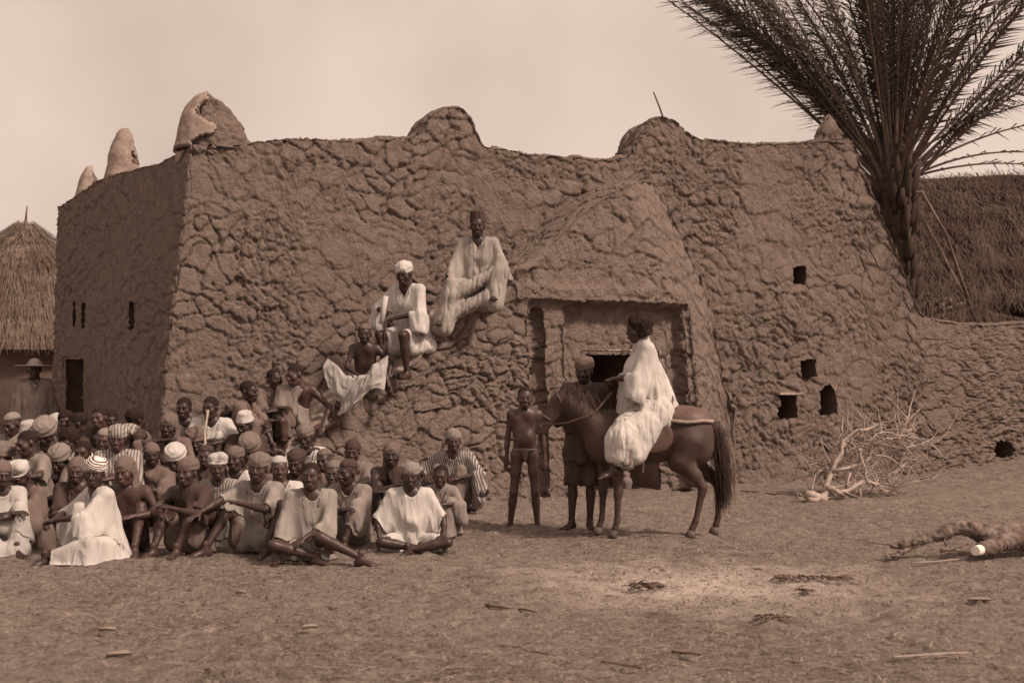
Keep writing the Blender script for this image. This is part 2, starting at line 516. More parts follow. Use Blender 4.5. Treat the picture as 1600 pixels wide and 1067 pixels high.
def wall_px(px, py, off=0.0):
    """(s, z) on the battered front wall plane (moved forward by off) for a place seen in the photograph"""
    dx, dz = (px - 800) / FPX, (HOR - py) / FPX
    t = (NC - off + CAMZ * BAT) / (NW @ np.array([dx, 1.0]) - BAT * dz)
    p = np.array([t * dx, t])
    return float((p - C0) @ DW), CAMZ + t * dz

def wall_pt(s, z, off=0.0):
    p = C0 + DW * s + NW * (BAT * z - off)
    return np.array([p[0], p[1], z])

def gz(X, Y):
    X = np.asarray(X, float); Y = np.asarray(Y, float)
    g = .42 * ss(12.6, 15.0, Y) * (1 - ss(-3.0, -1.4, X))
    g = g + .32 * ss(5.4, 9.2, X) * ss(15.0, 20.5, Y)
    return g

# ---- ground
def build_ground():
    def axis(knots):
        out = []
        for (a, b, d) in knots:
            out.append(np.arange(a, b, d))
        return np.unique(np.concatenate(out + [np.array([knots[-1][1]])]))
    xs = axis([(-900, -100, 100), (-100, -20, 10), (-20, -6, .3), (-6, 8, .045), (9, 20, .5), (20, 100, 10), (100, 900, 100)])
    ys = axis([(-60, 2, 4), (2, 5.0, .3), (5.0, 9.5, .035), (9.5, 15, .055), (15, 20, .12), (20, 40, .8), (40, 200, 10), (200, 1600, 100)])
    X, Y = np.meshgrid(xs, ys, indexing='ij')
    P = np.stack([X, Y, np.zeros_like(X)], -1)
    Q = P.reshape(-1, 3)
    z = gz(Q[:, 0], Q[:, 1])
    fade = np.exp(-np.maximum(np.abs(Q[:, 0]) - 12, 0) / 10) * np.exp(-np.maximum(Q[:, 1] - 25, 0) / 10)
    clod = np.maximum(fbm(Q, 11, 3, 5), 0)
    near = (np.abs(Q[:, 0]) < 9) & (Q[:, 1] < 19) & (Q[:, 1] > 4)
    pit = np.zeros(len(Q))
    f1, f2, hh_, _v = voronoi(Q[near] * np.array([1, .8, 1]) + .05, .42, 77)
    pit[near] = np.exp(-(f1 / .20) ** 2) * (hh_ > .45) - .5 * np.exp(-((f1 - .30) / .08) ** 2) * (hh_ > .45)
    z = z - .016 * pit + fade * (.022 * fbm(Q, .8, 3, 1) + .017 * fbm(Q * np.array([1, 1.6, 1]), 5, 3, 2) + .022 * clod ** 2 + .008 * vnoise(Q, 22, 9))
    P[..., 2] = z.reshape(X.shape)
    m, nt, N, L, b = new_mat('trodden_earth')
    tc = N.new('ShaderNodeTexCoord')
    n1 = N.new('ShaderNodeTexNoise'); n1.inputs['Scale'].default_value = 6; n1.inputs['Detail'].default_value = 14; n1.inputs['Roughness'].default_value = .80
    mp = N.new('ShaderNodeMapping'); mp.inputs['Scale'].default_value = (.8, 1.3, 1)
    L.new(tc.outputs['Object'], mp.inputs[0]); L.new(mp.outputs[0], n1.inputs['Vector'])
    r = N.new('ShaderNodeValToRGB'); r.color_ramp.elements[0].position = .33; r.color_ramp.elements[1].position = .68
    r.color_ramp.elements[0].color = (.125, .096, .081, 1); r.color_ramp.elements[1].color = (.40, .325, .28, 1)
    L.new(n1.outputs[0], r.inputs[0])
    # pale ash patch in the middle of the yard, with a ragged rim
    c = px3(1110, 915, 0)
    cy = CAMZ * FPX / (912 - HOR); cx = (1110 - 800) / FPX * cy
    mp2 = N.new('ShaderNodeMapping'); mp2.vector_type = 'TEXTURE'
    mp2.inputs['Location'].default_value = (cx, cy, 0); mp2.inputs['Scale'].default_value = (1.25, 1.05, 1)
    L.new(tc.outputs['Object'], mp2.inputs[0])
    ln = N.new('ShaderNodeVectorMath'); ln.operation = 'LENGTH'; L.new(mp2.outputs[0], ln.inputs[0])
    n3 = N.new('ShaderNodeTexNoise'); n3.inputs['Scale'].default_value = 2.4; n3.inputs['Detail'].default_value = 8
    L.new(tc.outputs['Object'], n3.inputs['Vector'])
    ad = N.new('ShaderNodeMath'); ad.operation = 'MULTIPLY_ADD'; ad.inputs[1].default_value = 1.9; ad.inputs[2].default_value = -.95
    L.new(n3.outputs[0], ad.inputs[0])
    a2 = N.new('ShaderNodeMath'); a2.operation = 'ADD'; L.new(ln.outputs['Value'], a2.inputs[0]); L.new(ad.outputs[0], a2.inputs[1])
    mr = N.new('ShaderNodeMapRange'); mr.inputs[1].default_value = .1; mr.inputs[2].default_value = 1.35; mr.inputs[3].default_value = .9; mr.inputs[4].default_value = 0
    L.new(a2.outputs[0], mr.inputs[0])
    mx = N.new('ShaderNodeMix'); mx.data_type = 'RGBA'; L.new(mr.outputs[0], mx.inputs[0]); L.new(r.outputs[0], mx.inputs[6]); mx.inputs[7].default_value = (.72, .61, .53, 1)
    # worn paler track before the house
    n4 = N.new('ShaderNodeTexNoise'); n4.inputs['Scale'].default_value = .45; n4.inputs['Detail'].default_value = 4
    L.new(tc.outputs['Object'], n4.inputs['Vector'])
    q = N.new('ShaderNodeMapRange'); q.inputs[1].default_value = .45; q.inputs[2].default_value = .7; q.inputs[3].default_value = 0; q.inputs[4].default_value = .45
    L.new(n4.outputs[0], q.inputs[0])
    mx2 = N.new('ShaderNodeMix'); mx2.data_type = 'RGBA'; L.new(q.outputs[0], mx2.inputs[0]); L.new(mx.outputs[2], mx2.inputs[6]); mx2.inputs[7].default_value = (.37, .30, .258, 1)
    # crumbs of dung, chaff and bark trodden into the earth
    last = mx2.outputs[2]
    for (sc_, lo_, hi_, col_, amt) in (((17, 9, 1), .54, .64, (.11, .083, .070, 1), .5), ((24, 13, 1), .56, .66, (.50, .42, .37, 1), .5), ((34, 60, 1), .60, .68, (.07, .05, .042, 1), .75), ((52, 80, 1), .62, .70, (.62, .53, .46, 1), .6), ((15, 26, 1), .60, .70, (.10, .075, .062, 1), .45)):
        mpp = N.new('ShaderNodeMapping'); mpp.inputs['Scale'].default_value = sc_; mpp.inputs['Rotation'].default_value = (0, 0, sc_[0] * .11)
        L.new(tc.outputs['Object'], mpp.inputs[0])
        nn = N.new('ShaderNodeTexNoise'); nn.inputs['Scale'].default_value = 1.0; nn.inputs['Detail'].default_value = 4; nn.inputs['Distortion'].default_value = 1.2
        L.new(mpp.outputs[0], nn.inputs['Vector'])
        mq = N.new('ShaderNodeMapRange'); mq.inputs[1].default_value = lo_; mq.inputs[2].default_value = hi_; mq.inputs[3].default_value = 0; mq.inputs[4].default_value = amt
        L.new(nn.outputs[0], mq.inputs[0])
        mz = N.new('ShaderNodeMix'); mz.data_type = 'RGBA'; L.new(mq.outputs[0], mz.inputs[0]); L.new(last, mz.inputs[6]); mz.inputs[7].default_value = col_
        last = mz.outputs[2]
    L.new(last, b.inputs['Base Color']); b.inputs['Roughness'].default_value = .97; b.inputs['Specular IOR Level'].default_value = .06
    nb = N.new('ShaderNodeTexNoise'); nb.inputs['Scale'].default_value = 38; nb.inputs['Detail'].default_value = 12; nb.inputs['Roughness'].default_value = .75
    L.new(tc.outputs['Object'], nb.inputs['Vector'])
    bp = N.new('ShaderNodeBump'); bp.inputs['Strength'].default_value = .9; bp.inputs['Distance'].default_value = .06
    L.new(nb.outputs[0], bp.inputs['Height']); L.new(bp.outputs[0], b.inputs['Normal'])
    me = mesh_np('ground', P.reshape(-1, 3), grid_faces(len(xs), len(ys)), [m])
    link('ground', me, kind='structure')
build_ground()

# ---- the mud house
house = thing('mud_house', 'flat-roofed fortress-like house of cracked mud with rounded pinnacles and an outside stair', 'house', (0, 0, 0))

TOPPX = [(300, 226), (345, 222), (385, 217), (450, 216), (540, 217), (620, 216), (644, 214), (655, 200), (668, 181), (684, 171), (703, 167), (724, 170), (738, 182), (747, 203), (757, 228), (830, 240), (880, 244), (940, 246), (980, 242),
         (992, 224), (1003, 204), (1016, 189), (1036, 181), (1056, 183), (1075, 198), (1095, 212), (1150, 219), (1230, 223), (1290, 218), (1328, 214), (1342, 232), (1352, 265), (1378, 330), (1400, 385), (1422, 440), (1440, 485), (1452, 497),
         (1500, 504), (1560, 507), (1620, 505), (1800, 505)]
tp = np.array([wall_px(*p) for p in TOPPX])
LEFTZ = [wall_px(238, 792), wall_px(246, 660), wall_px(262, 500), wall_px(280, 360), wall_px(292, 250), wall_px(297, 215)]
LZ = np.array(LEFTZ)
S_END = wall_px(1790, 505)[0]
LSIDE = 5.75
SIDETOP = [(0, 4.24), (.9, 4.22), (1.8, 4.26), (2.8, 4.28), (3.9, 4.26), (4.9, 4.22), (5.75, 4.20)]

OFF = .95
STPX = [(330, 790), (395, 716), (440, 690), (480, 668), (512, 645), (545, 622), (585, 592), (600, 578), (625, 566), (648, 552), (665, 530), (690, 498), (715, 483), (742, 470), (770, 455), (788, 425), (800, 408), (832, 402),
        (855, 388), (880, 362), (905, 338), (935, 312), (960, 294), (990, 281), (1030, 270), (1060, 268), (1085, 300), (1105, 340), (1125, 385), (1150, 440), (1165, 490), (1185, 600), (1198, 700), (1206, 790)]
stp = np.array([wall_px(x, y, OFF) for x, y in STPX])

def house_sheet():
    d = .0175
    s_f = np.arange(0, wall_px(1460, 500)[0], d)
    s_f2 = np.arange(s_f[-1] + .03, S_END, .03)
    s_s = np.concatenate([np.arange(-LSIDE - 2.5, -LSIDE, .1), np.arange(-LSIDE, 0, .036)])
    S = np.concatenate([s_s, s_f, s_f2])
    nu = len(S)
    nz = 285; ncap = 14
    # top height per column
    top = np.where(S < 0, np.interp(-S, [a for a, _ in SIDETOP] + [9], [b for _, b in SIDETOP] + [3.8]), np.interp(S, tp[:, 0], tp[:, 1]))
    k = np.exp(-np.linspace(-2, 2, 9) ** 2); k /= k.sum()
    tpad = np.pad(top, 4, mode='edge'); top = np.convolve(tpad, k, 'valid')
    N1 = np.stack([S, S * 0, S * 0], 1)
    top = top + .025 * fbm(N1, 2.0, 3, 44)
    zb = -.35
    v = np.linspace(0, 1, nz)
    P = np.zeros((nu, nz + ncap, 3))
    sc, zc = S[:, None], zb + v[None, :] * (top[:, None] - zb)
    left = np.interp(zc, LZ[:, 1], LZ[:, 0])              # how far the corner retreats with height
    # front
    fS = np.maximum(S, 0)[:, None]
    frac = np.clip(1 - fS / 3.0, 0, 1) ** 2
    sx = fS + left * frac
    base = C0[None, None, :] + DW * sx[..., None] + NW * (BAT * np.maximum(zc, 0))[..., None]
    # side
    ns = np.array([DS[1], -DS[0]])                         # into the house from the side wall
    if ns @ DW < 0: ns = -ns
    sd = np.maximum(-S, 0)[:, None]
    corner = C0[None, None, :] + DW * (left * (1 - .70 * np.clip(sd / LSIDE, 0, 1)))[..., None] + NW * (BAT * np.maximum(zc, 0))[..., None]
    bulge = .10 * np.sin(np.clip(sd / LSIDE, 0, 1) * PI)
    endb = ss(LSIDE - .7, LSIDE + 2.4, sd)
    sb = corner + DS * np.minimum(sd, LSIDE + .6 * np.tanh((sd - LSIDE) / .6) * (sd > LSIDE))[..., None] + ns * (-bulge)[..., None]
    # far end of the side wall turns the corner
    over = np.maximum(sd - LSIDE, 0)
    sb = np.where((sd > LSIDE)[..., None], sb + ns * (over * 1.0)[..., None] + DS * (-.0 * over)[..., None], sb)
    XY = np.where((S >= 0)[:, None, None], base, sb)
    # round the near corner
    wsm = 9
    P[:, :nz, 0:2] = XY; P[:, :nz, 2] = zc
    ci = len(s_s)
    for _ in range(14):
        a = P[ci - 16:ci + 22, :nz, :2]
        P[ci - 15:ci + 21, :nz, :2] = (a[:-2] + a[1:-1] + a[2:]) / 3
    # cap and back
    wth = np.where(S < 0, .42, .42)
    wth = wth + 2.6 * ss(wall_px(1335, 220)[0], wall_px(1355, 260)[0], S) * (1 - ss(wall_px(1435, 480)[0], wall_px(1450, 497)[0], S))
    bl = ss(-.7, .7, S)[:, None]
    inn = ns[None, :] * (1 - bl) + NW[None, :] * bl
    inn = inn / np.linalg.norm(inn, axis=1)[:, None]
    for q in range(ncap):
        t = (q + 1) / ncap
        if t < .72:
            tt = t / .72
            off = wth * tt; dz = .06 * np.sin(tt * PI)
        else:
            tt = (t - .72) / .28
            off = wth + .05 * tt; dz = -1.1 * tt
        P[:, nz + q, 0:2] = P[:, nz - 1, 0:2] + inn * off[:, None]
        P[:, nz + q, 2] = top + dz
    Nn = normals_grid(P)
    if Nn[ci + 200, 50, 1] > 0: Nn = -Nn; flip = False
    else: flip = True
    Q = P.reshape(-1, 3)
    h = mud_relief(Q).reshape(nu, -1)
    fr = np.ones(nz + ncap); fr[nz + int(ncap * .72):] = .2
    amp = np.where(S < 0, .55, 1.0)
    h = h * fr[None, :] * amp[:, None]
    # row of lumps under the coping (seen above the stair's left)
    sA, zA = wall_px(380, 255); sB, zB = wall_px(600, 250)
    row = np.exp(-((zc - (top[:, None] - .27)) / .05) ** 2) * ss(sA - .1, sA + .1, S)[:, None] * (1 - ss(sB - .1, sB + .3, S))[:, None]
    h[:, :nz] += row * .045 * (np.maximum(np.sin(S * 2 * PI / .21 + .6 * np.sin(S * 3)), -.2))[:, None]
    # long hollow groove below it and dark pocket
    P = P + Nn * (h - .03)[..., None]
    # openings
    holes = []
    mask = np.ones((nu - 1, nz + ncap - 1), bool)
    Sm = sx + 0 * zc
    for (x0, x1, y0, y1) in [(1243, 1264, 415, 444), (1254, 1279, 561, 591), (1219, 1249, 616, 654), (1284, 1311, 598, 648), (1556, 1590, 684, 716)]:
        a = wall_px(x0, (y0 + y1) / 2)[0]; b_ = wall_px(x1, (y0 + y1) / 2)[0]
        z0 = wall_px((x0 + x1) / 2, y1)[1]; z1 = wall_px((x0 + x1) / 2, y0)[1]
        holes.append((a, b_, z0, z1))
        jit = .030 * vnoise(Q, 8, 77).reshape(nu, -1)[:, :nz]
        ins = (Sm + jit > a) & (Sm + jit < b_) & (zc + jit > z0) & (zc + jit < z1) & (S >= 0)[:, None]
        if x0 == 1556:   # ragged drain hole
            rr_ = np.sqrt(((Sm - (a + b_) / 2) / ((b_ - a) / 2)) ** 2 + ((zc - (z0 + z1) / 2) / ((z1 - z0) / 2)) ** 2) + .45 * fbm(Q, 6, 2, 70).reshape(nu, -1)[:, :nz]
            ins &= rr_ < 1.0
        if x0 == 1284:   # round-headed
            ins &= ~((zc > z1 - .1) & (np.abs(Sm - (a + b_) / 2) > .04 + (z1 - zc) * .9))
        mask[:, :nz - 1] &= ~(ins[:-1, :-1] & ins[1:, 1:] & ins[1:, :-1] & ins[:-1, 1:])
    sideholes = []
    ns3 = np.array([ns[0], ns[1], 0]); 
    # slits and door of the side wall
    PX = 800 + FPX * P[:, :nz, 0] / P[:, :nz, 1]; PY = HOR - FPX * (P[:, :nz, 2] - CAMZ) / P[:, :nz, 1]
    for (x0, x1, y0, y1) in [(113, 119, 470, 512), (126, 134, 472, 514), (200, 211, 470, 516), (102, 131, 560, 690)]:
        ins = (PX > x0) & (PX < x1) & (PY > y0) & (PY < y1) & (S < 0)[:, None] & (S > -LSIDE + .05)[:, None]
        w = np.argwhere(ins)
        sideholes.append((S[w[:, 0]].min(), S[w[:, 0]].max(), P[w[:, 0], w[:, 1], 2].min(), P[w[:, 0], w[:, 1], 2].max(), P[w[:, 0], w[:, 1]].mean(0)))
        mask[:, :nz - 1] &= ~(ins[:-1, :-1] & ins[1:, 1:] & ins[1:, :-1] & ins[:-1, 1:])
    # the part hidden behind the stair is not needed
    Sc = S[:-1, None] + 0 * zc[:-1, :-1]
    sl, sr = wall_px(560, 500)[0], wall_px(1060, 500)[0]
    lim = np.interp(Sc, stp[:, 0], stp[:, 1]) - .35
    mask[:, :nz - 1] &= ~((Sc > sl) & (Sc < sr) & (zc[:-1, :-1] < lim) & ~((Sc > wall_px(915, 600)[0]) & False))
    me = mesh_np('wall', P.reshape(-1, 3), grid_faces(nu, nz + ncap, flip, mask), [M['mud']])
    link('wall', me, house)
    # pockets behind the openings
    def pocket(name, c, u, n, hw, z0, z1, depth):
        u = np.array([u[0], u[1], 0]); n = np.array([n[0], n[1], 0])
        V = []
        for dd in (0, depth):
            for (su, zz) in ((-hw, z0), (hw, z0), (hw, z1), (-hw, z1)):
                q = c + u * su + n * dd; V.append([q[0], q[1], zz])
        F = [[4, 5, 6, 7], [0, 4, 7, 3], [1, 2, 6, 5], [0, 1, 5, 4], [3, 7, 6, 2]]
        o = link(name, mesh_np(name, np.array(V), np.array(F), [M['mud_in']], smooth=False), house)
        return o
    for i, (a, b_, z0, z1) in enumerate(holes):
        c = wall_pt((a + b_) / 2, (z0 + z1) / 2, -.075)
        w = pocket('window', c, DW, NW, (b_ - a) / 2 + .05, z0 - .05, z1 + .05, .75)
        if i == 2:
            V, F = box(wall_pt((a + b_) / 2, z1 + .012, .012), ((b_ - a) / 2 + .03, .05, .016), np.array([[DW[0], NW[0], 0], [DW[1], NW[1], 0], [0, 0, 1]]))
            link('lintel', mesh_np('lintel', V, F, [M['wood']], smooth=False), w)
    for i, (a, b_, z0, z1, c) in enumerate(sideholes):
        c = np.array([c[0], c[1], 0]) + np.array([*ns, 0]) * .03
        pocket('window' if i < 3 else 'doorway', c, DS, ns, (b_ - a) / 2 + .05, z0 - .03, z1 + .03, .9)
    return P, S
HP, SCOL = house_sheet()

# flat mud roof behind the parapet and the back of the house
def house_back():
    a = C0 + NW * .9 + DW * 1.1
    b = C0 + DW * (wall_px(1342, 230)[0] + .2) + NW * .5
    c = b + NW * 6.5
    e = C0 + DS * (LSIDE - .3) + DW * 1.1
    f = e + DW * 3
    zr = 3.75
    V = [[*a, zr], [*b, zr], [*c, zr], [*f, zr], [*e, zr]]
    n = len(V)
    V += [[p[0], p[1], -.3] for p in V]
    V = np.array(V)
    me = bpy.data.meshes.new('roof'); me.from_pydata(V[:5].tolist(), [], [(0, 1, 2, 3, 4)]); me.materials.append(M['mud'])
    link('roof', me, house)
    me = bpy.data.meshes.new('back_wall')
    V2 = np.vstack([V[[1, 2, 3, 4]], V[[6, 7, 8, 9]]])
    me.from_pydata(V2.tolist(), [], [(0, 4, 5, 1), (1, 5, 6, 2), (2, 6, 7, 3)]); me.materials.append(M['mud'])
    link('back_wall', me, house)
house_back()

# pinnacles: rounded cones of mud, cracks run on from the wall
def pinnacle(center, u, ru, rn, h, below=.55, tuck=.15, taper=.30, pw=2.2, lean=0.0, plaster=None, seed=3, amp=.8, lab=None):
    nt_, nz_ = 90, 64
    u3 = np.array([u[0], u[1], 0]); n3 = np.array([-u[1], u[0], 0])
    th = np.arange(nt_ + 1) / nt_ * 2 * PI
    P = np.zeros((nt_ + 1, nz_, 3))
    for j in range(nz_):
        t = j / (nz_ - 1)
        z = -below + t * (h + below)
        q = np.clip(z / h, 0, 1)
        r = (1 - q ** pw) ** (1 / 2.0) * (1 - taper * q) * (1 + .10 * math.exp(-z / .10)) if z > 0 else 1 - tuck * (-z / below)
        P[:, j] = center + u3 * (np.cos(th) * ru * r)[:, None] + n3 * (np.sin(th) * rn * r)[:, None] + u3 * lean * max(z, 0) + np.array([0, 0, z])
    N_ = normals_grid(P)
    mid = N_[0, nz_ // 2] @ (P[0, nz_ // 2] - center)
    flip = False
    if mid < 0: N_ = -N_; flip = True
    hh = mud_relief(P.reshape(-1, 3), seed=seed).reshape(nt_ + 1, nz_) * amp
    hh[-1] = hh[0]
    Q = P + N_ * (hh - .03)[..., None]
    Q[:, -1] = Q[:, -1].mean(0)
    pin = link('pinnacle', mesh_np('pinnacle', Q.reshape(-1, 3), grid_faces(nt_ + 1, nz_, flip), [M['mud']]), house)
    if plaster:
        dirv, thr = plaster
        d3 = np.array([dirv[0], dirv[1], dirv[2]]); d3 = d3 / np.linalg.norm(d3)
        m = (N_ @ d3) + .35 * fbm(P.reshape(-1, 3), 4.2, 3, 91).reshape(nt_ + 1, nz_) + .12 * np.linspace(-1, 1, nz_)[None, :]
        zl = np.linspace(-below, h, nz_)
        ins = (m - 3.0 * np.maximum(-.02 - zl, 0)[None, :]) > thr
        mk = ins[:-1, :-1] & ins[1:, 1:] & ins[1:, :-1] & ins[:-1, 1:]
        sm = (.026 + .016 * fbm(P.reshape(-1, 3), 5, 4, 5)).reshape(nt_ + 1, nz_)
        top = P + N_ * np.maximum(sm, hh - .03 + .012)[..., None]; top[-1] = top[0]
        low = P - N_ * .02
        nV = (nt_ + 1) * nz_
        Ft = grid_faces(nt_ + 1, nz_, flip, mk)
        # rim walls so the broken plaster edge has thickness
        from collections import Counter
        E = np.vstack([Ft[:, [0, 1]], Ft[:, [1, 2]], Ft[:, [2, 3]], Ft[:, [3, 0]]])
        key = np.sort(E, 1); uq, inv, cn = np.unique(key, axis=0, return_inverse=True, return_counts=True)
        bd = E[cn[inv.ravel()] == 1]
        Fr = np.stack([bd[:, 1], bd[:, 0], bd[:, 0] + nV, bd[:, 1] + nV], 1)
        link('plaster_coat', mesh_np('plaster_coat', np.vstack([top.reshape(-1, 3), low.reshape(-1, 3)]), np.vstack([Ft, Fr]), [M['plaster']]), pin)

def pin_front(pxc, pyb, pytop, wpx, depth=.32, back=0.0, **kw):
    s, z = wall_px(pxc, pyb)
    Yd = wall_pt(s, z)[1]
    ru = wpx / 2 * Yd / FPX * 1.02
    h = (pyb - pytop) * Yd / FPX
    c = wall_pt(s, z) + np.array([*NW, 0]) * (depth * 1.0 + back)
    pinnacle(c, DW, ru, depth, h, **kw)
pin_front(703, 226, 165, 98, .36, pw=3.0, taper=.10, back=.26)
pin_front(1043, 236, 180, 100, .36, pw=2.6, lean=-.10, taper=.15, back=.26)
pin_front(1312, 224, 172, 62, .27, pw=1.5, amp=.8)
# corner pinnacle and the two along the side wall, still wearing their plaster
ns_ = np.array([DS[1], -DS[0]])
cci = int(np.sum(SCOL < 0))
cc = HP[cci, 284] + np.array([*(NW * .30 + ns_ * .38), 0])
pinnacle(cc, DW, .48, .38, CAMZ + (HOR - 147) / FPX * cc[1] - cc[2], below=.5, tuck=.0, pw=2.1, taper=.2, lean=-.14, plaster=((-.95, -.25, .45), .46), amp=.8)
def pin_side(pxc, pytop, wpx, pxw=None, **kw):
    ci = int(np.sum(SCOL < 0))
    T = HP[:ci, 284]
    pxs = 800 + FPX * T[:, 0] / T[:, 1]
    k = int(np.argmin(np.abs(pxs - pxc)))
    c = T[k] + np.array([*ns_, 0]) * .22
    Yd = c[1]
    h = CAMZ + (HOR - pytop) / FPX * Yd - c[2]
    hw = wpx / 2 * Yd / FPX
    pinnacle(c + np.array([.06, 0, 0]), (1, 0), hw, .28, h, **kw)
pin_side(163, 202, 50, pw=3.2, below=.4, lean=.03, plaster=((-.5, -.8, .2), .15), amp=.8)
pin_side(112, 261, 36, pw=2.6, below=.4, plaster=((-.6, -.7, .3), .2), amp=.8)

# stick left on the second pinnacle
a = wall_pt(*wall_px(1056, 188)) + np.array([*NW, 0]) * .3
b = px3(1021, 144, a[1] - .1)
V, F = tube([a + (a - b) * .15, (a + b) / 2 + np.array([.01, 0, -.004]), b], [.014, .013, .010], 8)
link('wooden_pole', mesh_np('wooden_pole', V, F, [M['darkwood']]), label='thin dark pole slanting up from the pinnacle above the doorway', category='pole')

# ---- outside stair with the porch recess
def stair_top(s):
    return np.interp(s, stp[:, 0], stp[:, 1])
REDGE = np.array([wall_px(x, y, OFF * .5) for x, y in [(1206, 800), (1198, 700), (1185, 600), (1165, 490), (1150, 440), (1125, 385), (1105, 340), (1085, 300), (1062, 268), (1040, 240)]])

def stair_sheet():
    d = .0165
    s0, s1 = wall_px(338, 780, OFF)[0], wall_px(1206, 790, OFF)[0]
    S = np.arange(s0, s1, d); nu = len(S)
    top = stair_top(S)
    top = top + .02 * fbm(np.stack([S, S * 0, S * 0], 1), 3, 3, 8)
    k = np.ones(7) / 7; top = np.convolve(np.pad(top, 3, mode='edge'), k, 'valid')
    nz, nc = 235, 64
    k = np.ones(61) / 61; tops = np.convolve(np.pad(top, 30, mode='edge'), k, 'valid')
    zb = -.3
    P = np.zeros((nu, nz + nc, 3))
    z = zb + np.linspace(0, 1, nz)[None, :] * (top[:, None] - zb)
    re = np.interp(z, REDGE[:, 1], REDGE[:, 0])
    pr = OFF * ss(-.1, 1.45, re - S[:, None])
    # the lower end fans out a little
    pr = pr + .10 * (1 - ss(0, 1.2, z)) * (1 - ss(s0, s0 + 3.0, S))[:, None]
    def S_(x, y): return wall_px(x, y, OFF)
    def rect(x0, x1, y0, y1, soft=.02, seed=1):
        a, b_ = S_(x0, (y0 + y1) / 2)[0], S_(x1, (y0 + y1) / 2)[0]
        z0, z1 = S_((x0 + x1) / 2, y1)[1], S_((x0 + x1) / 2, y0)[1]
        Q = np.stack([S[:, None] + 0 * z, 0 * z, z], -1).reshape(-1, 3)
        j = .03 * fbm(Q, 4, 3, seed).reshape(z.shape)
        ss_ = S[:, None] + j * .3
        return ss(a - soft, a + soft, ss_) * (1 - ss(b_ - soft, b_ + soft, ss_)) * ss(z0 - soft, z0 + soft, z + j * .3) * (1 - ss(z1 - soft, z1 + soft, z + j))
    lip = (1 - ss(wall_px(820, 400, OFF)[0], wall_px(880, 362, OFF)[0], S))[:, None]
    pr = pr + .07 * lip * np.exp(-((top[:, None] - z - .09) / .075) ** 2)
    pr = pr - .07 * rect(836, 1092, 478, 800, seed=3)
    pr = pr - .13 * rect(842, 856, 484, 800, .02, seed=4)
    pr = pr - .15 * rect(896, 1078, 482, 800, .02, seed=5)
    pr = pr - .05 * rect(1062, 1080, 484, 660, .02, seed=6)
    pr = pr + .06 * rect(800, 1085, 446, 476, .05, seed=7)
    B = C0[None, None, :] + DW * (S[:, None] + 0 * z)[..., None] + NW * (BAT * np.maximum(z, 0) - pr)[..., None]
    P[:, :nz, :2] = B; P[:, :nz, 2] = z
    for q in range(nc):
        t = (q + 1) / nc
        dep = (pr[:, -1] + .25) * t
        P[:, nz + q, :2] = B[:, -1] + NW * dep[:, None]
        stepz = .05 * np.sin(min(t * 3, 1) * PI / 2)
        w_ = min(t * 16, 1)
        P[:, nz + q, 2] = top * (1 - w_) + tops * w_ + stepz + .10 * t * t
    N_ = normals_grid(P)
    flip = True
    if N_[nu // 2, 60, 1] > 0: N_ = -N_; flip = False
    Q = P.reshape(-1, 3)
    h = mud_relief(Q, seed=11).reshape(nu, -1)
    rim = 1 - .75 * np.exp(-((top[:, None] - np.concatenate([z, np.repeat(top[:, None], nc, 1)], 1)) / .07) ** 2)
    rim[:, nz:] = .25 + .6 * np.minimum(np.linspace(0, 4, nc), 1)[None, :]
    lr_ = ss(wall_px(900, 340, OFF)[0], wall_px(1000, 290, OFF)[0], S)[:, None]
    rim = rim * (1 - lr_) + lr_
    h = h * rim
    P = P + N_ * (h * 1.0 - .03)[..., None]
    mask = np.ones((nu - 1, nz + nc - 1), bool)
    a, b_ = S_(930, 660)[0], S_(1046, 660)[0]; z1 = S_(985, 552)[1]
    jit = .012 * vnoise(Q, 8, 7).reshape(nu, -1)[:, :nz]
    ins = (S[:, None] + jit > a) & (S[:, None] + jit < b_) & (z + jit * .5 < z1)
    mask[:, :nz - 1] &= ~(ins[:-1, :-1] & ins[1:, 1:] & ins[1:, :-1] & ins[:-1, 1:])
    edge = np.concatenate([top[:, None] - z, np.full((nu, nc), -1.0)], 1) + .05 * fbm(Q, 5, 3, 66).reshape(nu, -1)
    lit_edge = (edge < .12) & (S[:, None] + .25 * fbm(Q, 3, 3, 61).reshape(nu, -1) < wall_px(740, 470, OFF)[0])  # band along the lower stair's top edge that carries the painted light
    wf = lit_edge[:-1, :-1][mask]
    st = link('staircase', mesh_np('staircase', P.reshape(-1, 3), grid_faces(nu, nz + nc, flip, mask), [M['mud_stair'], M['lit_edge']], midx=wf.astype(np.int32)), house)
    c = wall_pt((a + b_) / 2, 1, OFF - .30); u = np.array([*DW, 0]); n = np.array([*NW, 0])
    V = []
    hw = (b_ - a) / 2 + .03
    for dd in (0, 2.6):
        for (su, zz) in ((-hw, -.2), (hw, -.2), (hw, z1 + .04), (-hw, z1 + .04)):
            q = c + u * su + n * dd; V.append([q[0], q[1], zz])
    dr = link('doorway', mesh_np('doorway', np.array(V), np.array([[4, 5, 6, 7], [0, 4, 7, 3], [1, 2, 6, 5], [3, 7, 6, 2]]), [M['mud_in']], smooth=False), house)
    R = np.array([[DW[0], NW[0], 0], [DW[1], NW[1], 0], [0, 0, 1]])
    for k_, (zz, yy) in enumerate(((z1 + .018, .02),)):
        V, F = tube([wall_pt(a - .07, zz, OFF - .30 + yy), wall_pt((a + b_) / 2, zz + .008, OFF - .30 + yy), wall_pt(b_ + .07, zz - .005, OFF - .30 + yy)], [.036, .032, .035], 10)
        link('lintel', mesh_np('lintel', V, F, [M['wood']]), dr)
    # threshold mound
    V, F = nets([ell(wall_pt((a + b_) / 2, -.02, OFF - .15), (.62, .32, .10))], .03)
